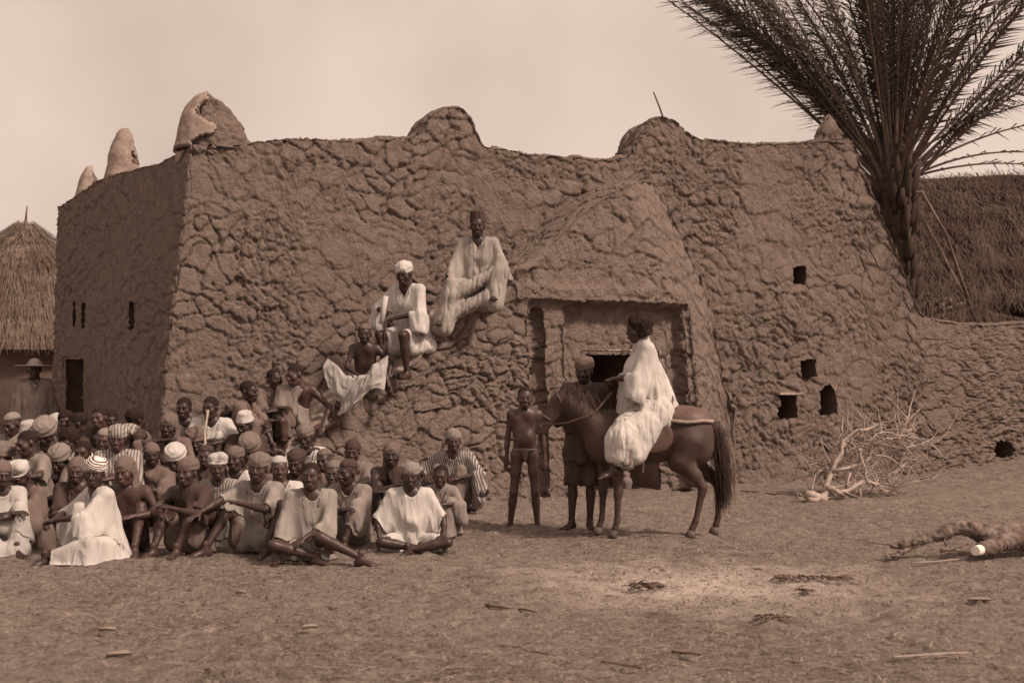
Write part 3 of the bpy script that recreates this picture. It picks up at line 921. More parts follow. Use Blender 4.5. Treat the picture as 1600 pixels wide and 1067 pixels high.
    V = V + vnormals(V, F) * (.02 * fbm(V, 6, 2, 4))[:, None]
    link('threshold', mesh_np('threshold', V, F, [M['mud']]), house)
    V, F = nets([cone(wall_pt((a + b_) / 2 + .0, .10, OFF - .35), wall_pt((a + b_) / 2, .16, OFF - .35), .07, .085), ell(wall_pt((a + b_) / 2, .27, OFF - .35), (.055, .055, .03)), cone(wall_pt((a + b_) / 2, .27, OFF - .35), wall_pt((a + b_) / 2, .30, OFF - .35), .05, .02)], .012)
    link('clay_pot', mesh_np('clay_pot', V + np.array([.05, 0, -.02]), F, [M['grey']]), label='small rounded clay pot on the doorway threshold beneath the horse', category='pot')
stair_sheet()

# ---- thatch helper: overlapping tiers of straw on a surface of revolution or slope
def straw_blades(base, down, nrm, length, width, seed, name, mat, parent, lift=.03, spread=.12, kind='stuff'):
    """base (n,3) roots, down (n,3) direction, nrm (n,3) outward"""
    rng = np.random.default_rng(seed)
    n = len(base)
    L_ = length * rng.uniform(.6, 1.15, n)[:, None]
    side = np.cross(down, nrm)
    d = down + side * rng.normal(0, spread, n)[:, None] + nrm * rng.uniform(0, spread, n)[:, None]
    w = side * (width * rng.uniform(.5, 1.2, n))[:, None]
    p0 = base + nrm * rng.uniform(0, lift, n)[:, None]
    p1 = p0 + d * L_
    V = np.stack([p0 - w, p0 + w, p1 + w * .4, p1 - w * .4], 1).reshape(-1, 3)
    F = np.arange(4 * n).reshape(-1, 4)
    return link(name, mesh_np(name, V, F, [mat], smooth=False), parent, kind=kind)

def round_hut():
    Yd = 24.0
    ap = px3(40, 347, Yd)
    root = thing('round_hut', 'round hut with a tiered conical thatched roof left of the mud house', 'hut', (ap[0], Yd, 0))
    R0 = lambda y: (Yd / FPX)
    zt = ap[2]
    # profile: (drop below apex, radius)
    prof = [(0, .02), (.12, .18), (.45, .62), (.85, .98), (1.4, 1.22), (1.9, 1.42), (2.42, 1.66)]
    pr = np.array(prof)
    u = np.linspace(0, 2.42, 40); r = np.interp(u, pr[:, 0], pr[:, 1]) - .06 * ((u * 1.55) % 1)
    th = np.linspace(0, 2 * PI, 61)
    P = np.stack([np.outer(r, np.cos(th)), np.outer(r, np.sin(th)), np.repeat((zt - u)[:, None], 61, 1)], -1)
    roof = link('roof', mesh_np('roof', P.reshape(-1, 3), grid_faces(40, 61), [M['thatch']]), root)
    rng = np.random.default_rng(4)
    for k, (a, b) in enumerate([(0.02, .55), (.5, 1.0), (.95, 1.45), (1.4, 1.9), (1.85, 2.45)]):
        n = 1500
        t = rng.uniform(0, 2 * PI, n); uu = a + (b - a) * rng.uniform(0, .75, n)
        rr = np.interp(uu, pr[:, 0], pr[:, 1]) + .05
        base = np.stack([rr * np.cos(t), rr * np.sin(t), zt - uu], 1)
        sl = (np.interp(uu + .1, pr[:, 0], pr[:, 1]) - np.interp(uu, pr[:, 0], pr[:, 1])) / .1
        down = np.stack([np.cos(t) * sl, np.sin(t) * sl, -np.ones(n)], 1); down /= np.linalg.norm(down, axis=1)[:, None]
        nr = np.stack([np.cos(t), np.sin(t), sl], 1); nr /= np.linalg.norm(nr, axis=1)[:, None]
        straw_blades(base, down, nr, .30, .007, k, 'straw_tier', M['thatch'], roof, .07, .16)
    V, F = tube([[0, 0, zt - .1], [.01, 0, zt + .12], [.03, 0, zt + .30]], [.035, .02, .012], 8)
    link('finial', mesh_np('finial', V, F, [M['darkwood']]), root)
    th = np.linspace(0, 2 * PI, 49)
    P = np.stack([np.outer([1.25, 1.22], np.cos(th)), np.outer([1.25, 1.22], np.sin(th)), np.repeat(np.array([[-.2], [zt - 2.2]]), 49, 1)], -1)
    link('wall', mesh_np('wall', P.reshape(-1, 3), grid_faces(2, 49, True), [M['mud_in']]), root)
round_hut()

def thatched_house():
    Yd = 27.0
    root = thing('thatched_house', 'big dark house roof of sagging grass thatch behind the palm and low wall', 'house', (9.6, Yd + 3, 0))
    # slope facing us, from a level ridge down to ragged eaves, built in sagging courses
    X0, X1 = -3.1, 9.0
    zr, ze = CAMZ + (HOR - 279) / FPX * (Yd + 2), CAMZ + (HOR - 470) / FPX * (Yd - 1.6)
    nx, nn = 160, 90
    xs = np.linspace(X0, X1, nx); t = np.linspace(0, 1, nn)
    P = np.zeros((nx, nn, 3))
    P[..., 0] = xs[:, None]
    P[..., 1] = (-1.0 - 3.6 * t)[None, :]
    saw = .13 * ((t * 5.0) % 1.0)
    P[..., 2] = zr + (ze - zr) * (t ** 1.1)[None, :] + .05 * np.sin(xs * 1.3)[:, None]
    Q = P.reshape(-1, 3)
    P[..., 1] -= (saw[None, :] + .12 * fbm(Q, 1.5, 3, 3).reshape(nx, nn))
    P[..., 2] += .07 * fbm(Q, 1.2, 3, 13).reshape(nx, nn)
    roof = link('roof', mesh_np('roof', P.reshape(-1, 3), grid_faces(nx, nn, True), [M['thatch_dark']]), root)
    # rear slope
    V = np.array([[X0, -1, zr], [X1, -1, zr], [X1, 3, ze], [X0, 3, ze]])
    link('rear_roof', mesh_np('rear_roof', V, np.array([[0, 1, 2, 3]]), [M['thatch_dark']]), root)
    rng = np.random.default_rng(8)
    for k in range(6):
        n = 3600
        i = rng.integers(0, nx, n); tt = np.clip((k + rng.uniform(0, .9, n)) / 5.6, 0, .999)
        j = (tt * (nn - 1)).astype(int)
        base = P[i, j]
        dv = P[i, np.minimum(j + 3, nn - 1)] - P[i, np.maximum(j - 3, 0)]
        dv /= np.linalg.norm(dv, axis=1)[:, None]
        nr = np.cross(np.array([1.0, 0, 0]), dv); nr *= -np.sign(nr[:, 1])[:, None]
        straw_blades(base, dv + np.array([0, 0, -.2]), nr, .34, .009, 20 + k, 'straw_course', M['thatch_dark'], roof, .16, .30)
    V, F = box((3, .8, 1.2), (5.6, 2.6, 1.6))
    link('wall', mesh_np('wall', V, F, [M['mud_in']], smooth=False), root)
thatched_house()

# dark heap of old thatch behind the low wall
def thatch_heap():
    root = thing('thatch_heap', 'dark ragged heap of old thatch just behind the low wall at right', 'thatch', (8.0, 22.2, 0))
    n = 5200
    rng = np.random.default_rng(5)
    x = rng.uniform(-1.3, 3.2, n); z = rng.uniform(1.2, 2.85, n)
    top = 2.75 - .25 * np.abs(np.sin(x * 1.1))
    z = np.minimum(z, top)
    base = np.stack([x, .35 * np.sin(x * 2) - .2 * (top - z) + rng.normal(0, .05, n), z], 1)
    down = np.stack([rng.normal(0, .3, n), -.25 * np.ones(n), -np.ones(n)], 1); down /= np.linalg.norm(down, axis=1)[:, None]
    nr = np.tile(np.array([0, -1.0, .1]), (n, 1))
    V, F = nets([cone((-1.2, .55, 1.6), (3.4, .55, 1.7), .72, .78), cone((-1.2, .55, .6), (3.4, .55, .6), .72, .78)], .08)
    V = V + vnormals(V, F) * (.12 * fbm(V, 1.7, 3, 4))[:, None]
    link('core', mesh_np('core', V, F, [M['thatch_dark']]), root)
    straw_blades(base, down, nr, .4, .012, 3, 'loose_thatch', M['thatch_dark'], root, .15, .25)
thatch_heap()
# ------------------------------------------------------------------ palm
def frond_mesh(L, droop, seed, n=74, width=.55, dry=False, twist=0.0):
    """frond along +X rising from the origin, bending down with gravity; one mesh of rib and leaflets"""
    rng = np.random.default_rng(seed)
    t = np.linspace(0, 1, 26)
    x = L * (t - .06 * droop * t ** 3); z = -L * droop * t ** 2.2 * .42
    side = twist * L * .06 * t ** 2
    pts = np.stack([x, side, z], 1)
    mb = MB()
    V, F = tube(pts, np.interp(t, [0, .12, .5, 1], [.045, .024, .014, .004]), 6)
    mb.add(V, F, 1)
    for sgn in (-1, 1):
        for i in range(n):
            q = .17 + .83 * (i + rng.uniform(0, .8)) / n
            if dry and rng.uniform() < .55: continue
            p = np.array([np.interp(q, t, pts[:, k]) for k in range(3)])
            j = min(int(q * 25), 24); T = pts[j + 1] - pts[j]; T /= np.linalg.norm(T)
            ll = width * (np.interp(q, [.17, .35, .75, 1], [.55, 1, .85, .35])) * rng.uniform(.8, 1.15)
            ang = rad(rng.uniform(28, 48)) * np.interp(q, [.2, 1], [1.15, .7])
            up = rng.uniform(.05, .5)
            lat = np.array([0, sgn * math.cos(up), math.sin(up)])
            d = T * math.cos(ang) + lat * math.sin(ang); d /= np.linalg.norm(d)
            w = np.cross(d, lat); w /= max(np.linalg.norm(w), 1e-6)
            w = w * .5 + T * .86
            hw = .0135 * rng.uniform(.8, 1.2)
            tip = p + d * ll + np.array([0, 0, -ll * rng.uniform(.15, .65)])
            mid = p + d * ll * .5 + np.array([0, 0, .01])
            mb.add([p - w * hw * .4, p + w * hw * .4, mid + w * hw, mid - w * hw, tip + w * hw * .1, tip - w * hw * .1], [[0, 1, 2, 3], [3, 2, 4, 5]], 0)
    return mb.mesh('frond', [M['frond_dry'] if dry else M['frond'], M['rachis']])

def palm():
    base = px3(1412, 560, 21.6)
    zc = CAMZ + (HOR - 272) / FPX * 21.6
    root = thing('palm_tree', 'tall feathery palm fanning its fronds over the right end of the mud house', 'palm', (base[0], 21.6, 0))
    # trunk bends a little, thickening into a boss of old leaf bases
    zz = np.linspace(-.2, zc + .9, 90)
    xo = np.interp(zz, [0, 2.4, 3.4, zc, 6], [.10, .06, -.02, -.18, -.17])
    rr = np.interp(zz, [0, 2.3, 3.2, zc - .9, zc - .2, zc + .3, zc + .9], [.16, .115, .12, .20, .30, .27, .10])
    th = np.linspace(0, 2 * PI, 49)
    P = np.zeros((90, 49, 3))
    rel = .035 * np.maximum(np.sin(th * 6 + 0)[None, :] * np.cos((zz * 2 * PI / .19))[:, None], 0) + .012
    P[..., 0] = xo[:, None] + (rr[:, None] + rel) * np.cos(th); P[..., 1] = (rr[:, None] + rel) * np.sin(th); P[..., 2] = zz[:, None]
    nz_ = fbm(P.reshape(-1, 3), 6, 2, 3).reshape(90, 49); nz_[:, -1] = nz_[:, 0]
    P[..., 0] += .02 * nz_ * np.cos(th); P[..., 1] += .02 * nz_ * np.sin(th)
    trunk = link('trunk', mesh_np('trunk', P.reshape(-1, 3), grid_faces(90, 49, True), [M['trunk']]), root)
    rng = np.random.default_rng(12)
    # stubs of cut leaf bases
    stub = None
    for i in range(96):
        z = rng.uniform(2.2, zc - .05); a = rng.uniform(0, 2 * PI)
        r = np.interp(z, zz, rr); x = np.interp(z, zz, xo)
        d = np.array([math.cos(a), math.sin(a), 0])
        p = np.array([x, 0, z]) + d * r * .85
        if stub is None:
            V, F = tube([[0, 0, 0], [.05, 0, .07], [.085, 0, .17]], [.045, .036, .018], 6, squash=1.3)
            stub = mesh_np('leaf_base', V, F, [M['trunk']])
        o = link('leaf_base', stub, trunk)
        o.location = p; o.rotation_euler = (0, 0, a); s_ = rng.uniform(1.0, 2.0); o.scale = (s_, s_, s_ * rng.uniform(.8, 1.8))
    variants = [frond_mesh(1.0 * L_, dr, 100 + i, width=w_) for i, (L_, dr, w_) in enumerate([(5.6, .38, .56), (5.2, .55, .52), (4.8, .28, .56), (5.9, .22, .52), (4.4, .75, .46)])]
    dry = [frond_mesh(3.6, .75, 200, 34, .35, True), frond_mesh(3.1, 1.1, 201, 26, .3, True)]
    def put(me, az, el, z, roll=None, sc=1.0, rf=.8):
        o = link('frond', me, root)
        r = .20 * rf
        x = -.17 + r * math.cos(az)
        o.location = (x, r * math.sin(az), z)
        R = Matrix.Rotation(az, 4, 'Z') @ Matrix.Rotation(-el, 4, 'Y') @ Matrix.Rotation(roll if roll is not None else rng.uniform(-.5, .5), 4, 'X')
        o.rotation_euler = R.to_euler(); o.scale = (sc, sc, sc)
    n = 52
    for i in range(n):
        f = (i + .5) / n
        az = i * 2.39996 + rng.uniform(-.2, .2)
        el = rad(40 + 48 * (1 - f) ** .75 + rng.uniform(-4, 4))
        if math.cos(az) < -.2: el = max(el, rad(51))
        put(variants[rng.integers(0, 5) if el > rad(66) else (2, 3, 0, 3, 2)[rng.integers(0, 5)]], az, el, zc - .35 + .85 * (1 - f), sc=rng.uniform(.9, 1.1))
    # the long low fronds that reach out left over the roof and right out of the picture
    for (az, el, v, sc_) in [(180, 46, 3, 1.15), (184, 47, 3, 1.12), (177, 48, 2, 1.2), (187, 49, 3, 1.1), (174, 50, 2, 1.2), (181, 44, 3, 1.05), (182, 53, 3, 1.15), (179, 57, 3, 1.1), (170, 52, 3, 1.05), (188, 52, 2, 1.1),   (176, 55, 3, 1.1), (196, 50, 3, .95), (165, 49, 2, .95), (181, 60, 3, 1.05), (191, 63, 0, 1.05), (172, 66, 3, 1.0),
                              (0, 50, 3, 1.0), (8, 44, 0, .95), (-10, 56, 3, 1.0), (4, 62, 0, 1.0), (-6, 40, 2, .9), (12, 70, 3, 1.0), (-15, 48, 0, .95), (2, 33, 4, .9)]:
        put(variants[v], rad(az), rad(el), zc + rng.uniform(-.35, .25), roll=rng.uniform(-.9, .9), sc=sc_)
    for k in range(12):     # upright spear leaves in the middle
        put(variants[3], k * 2.4, rad(rng.uniform(82, 89)), zc + .6, sc=rng.uniform(.8, 1.0), rf=.35)
    put(dry[0], rad(-8), rad(32), zc - .05); put(dry[0], rad(6), rad(18), zc - .1); put(dry[1], rad(-20), rad(26), zc - .12)
    # broken dry rib hanging down to the right
    pts = [np.array([.05, -.2, zc - .35])]
    q0 = px3(1440, 300, 21.35) - np.array([base[0], 21.6, 0]); q1 = px3(1478, 365, 21.3) - np.array([base[0], 21.6, 0]); q2 = px3(1512, 466, 21.25) - np.array([base[0], 21.6, 0])
    V, F = tube([pts[0], q0, q1, q2], [.03, .026, .022, .03], 7)
    link('hanging_rib', mesh_np('hanging_rib', V, F, [M['thatch']]), root)
palm()

# leafy shrub showing over the low wall
def shrub():
    c = px3(1468, 496, 20.8)
    root = thing('shrub', 'small pale-leaved shrub peeping over the low wall beside the palm', 'shrub', (c[0], c[1], 0))
    rng = np.random.default_rng(3)
    mb = MB(); lf = MB()
    for i in range(26):
        a = rng.uniform(-.42, .42); top = c[2] + rng.uniform(0, .36); b = rng.uniform(-.15, .15)
        V, F = tube([[a * .4, b, .2], [a * .8, b, 1.6], [a, b, top]], [.02, .012, .005], 5); mb.add(V, F)
        for k in range(9):
            z = top - k * .06; p = np.array([a * (.85 + .02 * k), b, z])
            d = rng.normal(0, 1, 3); d[2] = abs(d[2]) * .5; d /= np.linalg.norm(d)
            s_ = np.cross(d, [0, 0, 1.0]); s_ /= max(np.linalg.norm(s_), 1e-6)
            l_ = rng.uniform(.06, .11)
            lf.add([p, p + d * l_ * .5 + s_ * .024, p + d * l_, p + d * l_ * .5 - s_ * .024], [[0, 1, 2, 3]])
    link('stem', mb.mesh('stem', [M['darkwood']]), root)
    link('foliage', lf.mesh('foliage', [M['leaf']], smooth=False), root, kind='stuff')
shrub()

# ------------------------------------------------------------------ dry branch heap
def gnd(px, py):
    Y = CAMZ * FPX / (py - HOR)
    for _ in range(6):
        X = (px - 800) / FPX * Y
        Y = (CAMZ - float(gz(X, Y))) * FPX / (py - HOR)
    X = (px - 800) / FPX * Y
    return np.array([X, Y, float(gz(X, Y))])

def branch_heap():
    root = thing('dry_branch', 'bleached leafless branch heap with tangled twigs lying against the right wall', 'branch', gnd(1345, 778))
    o3 = np.array(root.location)
    Y0 = o3[1]
    def q(px, py, dy=0.0): return px3(px, py, Y0 + dy) - o3
    limbs = [
        ([(1262, 790, -.5), (1290, 772, -.35), (1296, 745, -.2), (1303, 728, -.15), (1316, 706, -.1), (1318, 688, 0), (1340, 672, 0), (1362, 668, .1), (1385, 664, .1)], .040, .012),
        ([(1258, 772, -.45), (1275, 776, -.4), (1292, 778, -.4)], .05, .05),
        ([(1292, 762, -.35), (1310, 770, -.3), (1335, 760, -.2), (1352, 752, -.1), (1372, 756, 0)], .034, .018),
        ([(1372, 756, 0), (1385, 768, 0), (1400, 762, .1), (1430, 752, .1), (1452, 748, .2)], .018, .008),
        ([(1303, 735, -.2), (1335, 726, -.1), (1352, 722, 0)], .024, .012),
        ([(1300, 742, -.1), (1292, 730, .1), (1281, 735, .1), (1277, 748, .1), (1280, 757, 0)], .024, .018),
        ([(1320, 690, 0), (1321, 698, 0), (1321, 712, 0)], .02, .016),
        ([(1322, 695, 0), (1331, 688, 0), (1336, 690, 0)], .016, .008),
        ([(1344, 700, 0), (1348, 722, -.1), (1352, 742, -.1), (1358, 758, -.1)], .016, .016),
        ([(1345, 690, 0), (1370, 678, 0), (1395, 676, .1), (1412, 680, .1)], .014, .007),
        ([(1338, 700, .1), (1362, 690, .1), (1382, 694, .1), (1424, 698, .1), (1457, 696, .2)], .016, .006),
        ([(1405, 696, .1), (1410, 675, .2), (1420, 656, .2)], .010, .005),
        ([(1360, 705, .1), (1378, 712, .1), (1400, 722, .1), (1412, 730, .2)], .012, .006),
        ([(1330, 735, 0), (1325, 750, -.1), (1328, 762, -.2)], .018, .014),
        ([(1350, 750, 0), (1345, 772, -.2), (1340, 780, -.2)], .014, .008),
        ([(1385, 752, 0), (1388, 740, 0), (1408, 728, .1), (1412, 705, .1)], .010, .005),
        ([(1420, 700, .1), (1428, 675, .1)], .008, .004), ([(1385, 690, 0), (1402, 682, 0), (1425, 676, .1)], .009, .004),
    ]
    rng = random.Random(4)
    main = MB(); tw = MB()
    allp = []
    for pts, r0, r1 in limbs:
        P = np.array([q(*p) for p in pts])
        P2 = [P[0]]
        for a, b in zip(P[:-1], P[1:]):
            m_ = (a + b) / 2 + np.array([rng.uniform(-.03, .03) for _ in range(3)]); P2 += [m_, b]
        P2 = np.array(P2)
        P2[:, 2] = np.maximum(P2[:, 2], .02)
        V, F = tube(P2, np.linspace(r0, r1, len(P2)), 8)
        V = V + (vnoise(V, 18, 2) * .006)[:, None]
        link('limb', mesh_np('limb', V, F, [M['stick' if len(allp) < 12 else 'wood']]), root)
        allp += [p for p in P2]
    for i in range(260):
        p = np.array(rng.choice(allp[6:])) + np.array([rng.uniform(-.05, .05), rng.uniform(0, .3), 0])
        d = np.array([rng.uniform(-.4, 1.0), rng.uniform(-.4, .6), rng.uniform(-.6, .8)]); d /= np.linalg.norm(d)
        n = rng.randint(3, 5); P = [p]
        for k in range(n):
            d = d + np.array([rng.uniform(-.6, .6) for _ in range(3)]) * .6; d /= np.linalg.norm(d)
            P.append(P[-1] + d * rng.uniform(.06, .15))
        P = np.array(P); P[:, 2] = np.maximum(P[:, 2], .01)
        V, F = tube(P, np.linspace(.010, .004, len(P)), 4, cap=False)
        tw.add(V, F)
    link('twigs', tw.mesh('twigs', [M['wood']]), root, kind='stuff')
branch_heap()

def log():
    g = gnd(1500, 872)
    root = thing('fallen_log', 'crooked bark-covered log with a pale sawn stub, reaching in from the right edge', 'log', g)
    Y0 = g[1]
    def q(px, py, dy=0.0): return px3(px, py, Y0 + dy) - g
    def barkpiece(name, pts, rr, seed, mats=('bark',), hgt=1.0):
        t = np.linspace(0, 1, 120); P = np.array([q(*p) for p in pts]); tt = np.linspace(0, 1, len(P))
        C = np.stack([np.interp(t, tt, P[:, k]) for k in range(3)], 1)
        kk = np.ones(7) / 7
        for k in range(3): C[:, k] = np.convolve(np.pad(C[:, k], 3, mode='edge'), kk, 'valid')
        R = np.interp(t, np.linspace(0, 1, len(rr)), rr)
        V, F = tube(C, R, 28)
        nrm = V - np.vstack([np.repeat(C, 28, 0), C[:1], C[-1:]])
        nrm = nrm / np.maximum(np.linalg.norm(nrm, axis=1, keepdims=True), 1e-6)
        F1, F2, H, _ = voronoi(V * np.array([.6, 1, 1]) + .02 * np.stack([vnoise(V, 20, 1), vnoise(V, 20, 2), vnoise(V, 20, 3)], 1), .045, seed)
        V = V + nrm * (.012 * (1 - np.exp(-(F2 - F1) / .12)) + .009 * fbm(V, 8, 3, seed) + .009 * (H - .5))[:, None]
        return link(name, mesh_np(name, V, F, [M[m] for m in mats]), root)
    barkpiece('main_stem', [(1640, 842, .25), (1580, 838, .2), (1545, 838, .1), (1520, 826, 0), (1500, 823, 0), (1470, 834, 0), (1440, 844, 0), (1412, 850, 0), (1390, 853, 0)],
              [.115, .105, .080, .068, .056, .042, .034, .026, .012], 3)
    barkpiece('fork', [(1440, 846, 0), (1415, 860, 0), (1395, 868, 0), (1380, 868, 0)], [.022, .020, .014, .005], 6)
    barkpiece('fork', [(1425, 851, 0), (1405, 866, -.05), (1392, 868, -.05), (1384, 874, -.05)], [.02, .016, .010, .004], 9)
    barkpiece('stub', [(1590, 838, .2), (1568, 846, .05), (1545, 855, -.12), (1531, 859, -.25)], [.085, .070, .052, .045], 5)
    a, b = q(1531, 859, -.25), q(1524, 860, -.31)
    V, F = tube([a, b], [.045, .038], 20)
    link('cut_end', mesh_np('cut_end', V, F, [M['cut']], smooth=False), root)
    for (pts, r) in [([(1475, 836, 0), (1476, 846, -.05), (1479, 853, -.05)], .014), ([(1402, 852, 0), (1375, 849, .02), (1355, 847, .02)], .007), ([(1435, 842, 0), (1437, 834, 0)], .02), ([(1470, 862, -.1), (1495, 856, -.05), (1512, 850, 0)], .010)]:
        V, F = tube([q(*p) for p in pts], np.linspace(r, r * .5, len(pts)), 7)
        link('knot', mesh_np('knot', V, F, [M['bark']]), root)
log()

# ------------------------------------------------------------------ litter on the ground
def litter():
    rng = np.random.default_rng(21)
    def field(n, x0, x1, y0, y1, clump):
        out = []
        while len(out) < n:
            k = n * 2
            Y = y0 + (y1 - y0) * rng.uniform(0, 1, k) ** 1.35; X = rng.uniform(x0, x1, k)
            w = vnoise(np.stack([X, Y, 0 * X], 1), .9, 5) * .5 + .5
            m = rng.uniform(0, 1, k) < w ** clump
            out += list(zip(X[m], Y[m]))
        return np.array(out[:n])
    def strands(name, n, x0, x1, y0, y1, lmin, lmax, w, mat, seed, h=.006, curl=.15, lab=None):
        P = field(n, x0, x1, y0, y1, 1.4)
        a = rng.normal(0, .75, n); L_ = lmin + (lmax - lmin) * rng.uniform(0, 1, n) ** 2.5
        zz = gz(P[:, 0], P[:, 1]) + rng.uniform(.014, .035, n)
        d = np.stack([np.cos(a), np.sin(a), rng.normal(0, .06, n)], 1)
        s = np.stack([-np.sin(a), np.cos(a), 0 * a], 1)
        c = np.stack([P[:, 0], P[:, 1], zz], 1)
        W = (w * rng.uniform(.5, 1.4, n))[:, None]
        bend = s * (curl * L_ * rng.normal(0, 1, n))[:, None]
        rows = []
        for t in (-.5, 0, .5):
            m_ = c + d * (L_ * t)[:, None] + bend * (1 - abs(t) * 2)
            rows += [m_ - s * W, m_ + s * W, m_ + np.array([0, 0, 1.0]) * W * 1.3]
        V = np.stack(rows, 1).reshape(-1, 3)
        b = (np.arange(n) * 9)[:, None]
        F = np.concatenate([b + np.array([[i, i + 1, i + 4, i + 3]]) for i in (0, 3)])
        link(name, mesh_np(name, V, F, [mat], smooth=False), kind='stuff', label=lab, category='litter')
    strands('straw_litter', 3600, -4.5, 5, 5.6, 15, .012, .10, .0028, M['straw'], 1, lab='pale bits of straw strewn over the trodden yard')
    strands('straw_litter', 1800, -1.0, 5, 5.6, 9.5, .015, .16, .0030, M['straw'], 2, lab='thicker scatter of pale straw in the right foreground')
    strands('twig_litter', 8000, -4.5, 5, 5.6, 14, .012, .09, .0042, M['straw_dark'], 3, lab='dark twig bits scattered across the yard')
    strands('twig_litter', 1300, 3, 8, 9, 17, .02, .16, .004, M['straw_dark'], 4, lab='dark twigs scattered near the branch heap and log')
    # clods
    n = 15000
    P = field(n, -4.5, 6, 5.6, 15, .6)
    r = .0025 + .013 * rng.uniform(0, 1, n) ** 4
    base = np.array([[1, 0, 0], [0, 1, 0], [-1, 0, 0], [0, -1, 0], [0, 0, .8], [0, 0, -.6]])
    V = P[:, None, :].repeat(6, 1)
    V3 = np.zeros((n, 6, 3)); V3[..., :2] = V; V3[..., 2] = (gz(P[:, 0], P[:, 1]) + .014)[:, None]
    V3 += base[None] * r[:, None, None] * rng.uniform(.6, 1.4, (n, 6, 3))
    b = (np.arange(n) * 6)[:, None]
    F = np.concatenate([b + np.array([[0, 1, 4]]), b + np.array([[1, 2, 4]]), b + np.array([[2, 3, 4]]), b + np.array([[3, 0, 4]])])
    link('clods', mesh_np('clods', V3.reshape(-1, 3), F, [M['mud']], smooth=False), kind='stuff', label='small clods of dry earth strewn over the yard', category='clods')
litter()

def ground_items():
    rng = random.Random(9)
    def clump(name, px, py, w, label, n=16, mat='straw_dark', cat='twigs', hh=.05):
        g = gnd(px, py); mb = MB()
        for i in range(n * 4):
            x = rng.uniform(-w / 2, w / 2); a = rng.uniform(-1.4, 1.4); l = rng.uniform(.03, .14)
            z = rng.uniform(.012, hh)
            p = np.array([x, rng.uniform(-.06, .06), z]); d = np.array([math.cos(a), math.sin(a), rng.uniform(-.35, .35)])
            V, F = tube([p - d * l / 2, p + np.array([0, 0, rng.uniform(0, .02)]), p + d * l / 2], [.002, rng.uniform(.003, .007), .0015], 4); mb.add(V, F)
        o = link(name, mb.mesh(name, [M[mat]]), label=label, category=cat, group='twig clumps by the ash patch'); o.location = g
    clump('twig_clump', 1012, 922, .22, 'dark clump of rotten twigs at the left side of the pale ash patch', 16)
    clump('twig_clump', 1270, 908, .55, 'long dark strip of dead twigs on the right rim of the pale ash patch', 22, hh=.03)
    clump('twig_clump', 1258, 932, .08, 'tiny dark twig knot just below the right rim of the ash patch', 6)
    clump('twig_clump', 1210, 970, .2, 'flat dark tuft of dead stems in the right foreground', 9, hh=.02)
    def stick(px0, py0, px1, py1, r, mat, label, bends=.01):
        a, b = gnd(px0, py0), gnd(px1, py1); a[2] += .02; b[2] += .02
        n = 6; P = [a + (b - a) * i / n + np.array([0, rng.uniform(-bends, bends) * 3, rng.uniform(0, bends)]) for i in range(n + 1)]
        V, F = tube(np.array(P) - a, np.linspace(r, r * .6, n + 1), 7)
        o = link('stick', mesh_np('stick', V, F, [M[mat]]), label=label, category='stick', group='sticks lying in the yard'); o.location = a
    stick(758, 951, 836, 960, .011, 'darkwood', 'dark crooked stick lying in the centre foreground')
    stick(1425, 884, 1510, 877, .007, 'stick', 'thin pale straight stick on the ground before the log', .004)
    stick(1395, 1033, 1512, 1025, .008, 'wood', 'long straight stick near the bottom right corner', .004)
    stick(938, 1040, 1010, 1050, .008, 'darkwood', 'short dark twig at the bottom edge right of centre')
    stick(1158, 770, 1228, 776, .010, 'darkwood', 'thin dark stick on the ground between the horse and the branch heap')
    stick(1470, 862, 1525, 868, .012, 'wood', 'broken grey stick end lying under the log')
    stick(800, 1017, 870, 1030, .005, 'straw_dark', 'fine curved twig in the bottom centre')
    def leaf(px, py, L_, label, a=0.2, mat='straw'):
        g = gnd(px, py)
        t = np.linspace(0, 1, 9); w = .30 * L_ * np.sin(PI * t ** 1.3) ** .7
        V = []
        for i, tt in enumerate(t):
            z = .020 + .004 * math.sin(tt * 3)
            for k, sy in enumerate((-1, -.5, 0, .5, 1)):
                V.append([(tt - .5) * L_, sy * w[i], z + (.012 if k in (0, 4) else 0) - (.008 if k == 2 else 0)])
        V = np.array(V); c, s = math.cos(a), math.sin(a)
        V = V @ np.array([[c, s, 0], [-s, c, 0], [0, 0, 1]])
        o = link('dry_leaf', mesh_np('dry_leaf', V, grid_faces(9, 5), [M[mat]]), label=label, category='leaf', group='dry leaves scattered over the yard'); o.location = g
        sm = o.modifiers.new('thickness', 'SOLIDIFY'); sm.thickness = .0012
    leaf(186, 1028, .13, 'largest pale curled leaf in the lower left foreground', .4)
    leaf(168, 989, .10, 'small pale leaf above the large one in the lower left', .1)
    leaf(484, 985, .10, 'pale pointed leaf in the lower centre-left', .5)
    leaf(376, 930, .07, 'small pale leaf near the seated crowd in the left yard', .1)
    leaf(1530, 942, .16, 'broad pale leaf lying at the right side below the log', .1, 'straw')
    leaf(1185, 893, .06, 'small pale leaf on the upper edge of the ash patch', .1)
    leaf(1072, 1026, .16, 'greyish crumpled leaf in the foreground below the ash patch', -.3, 'thatch')
ground_items()
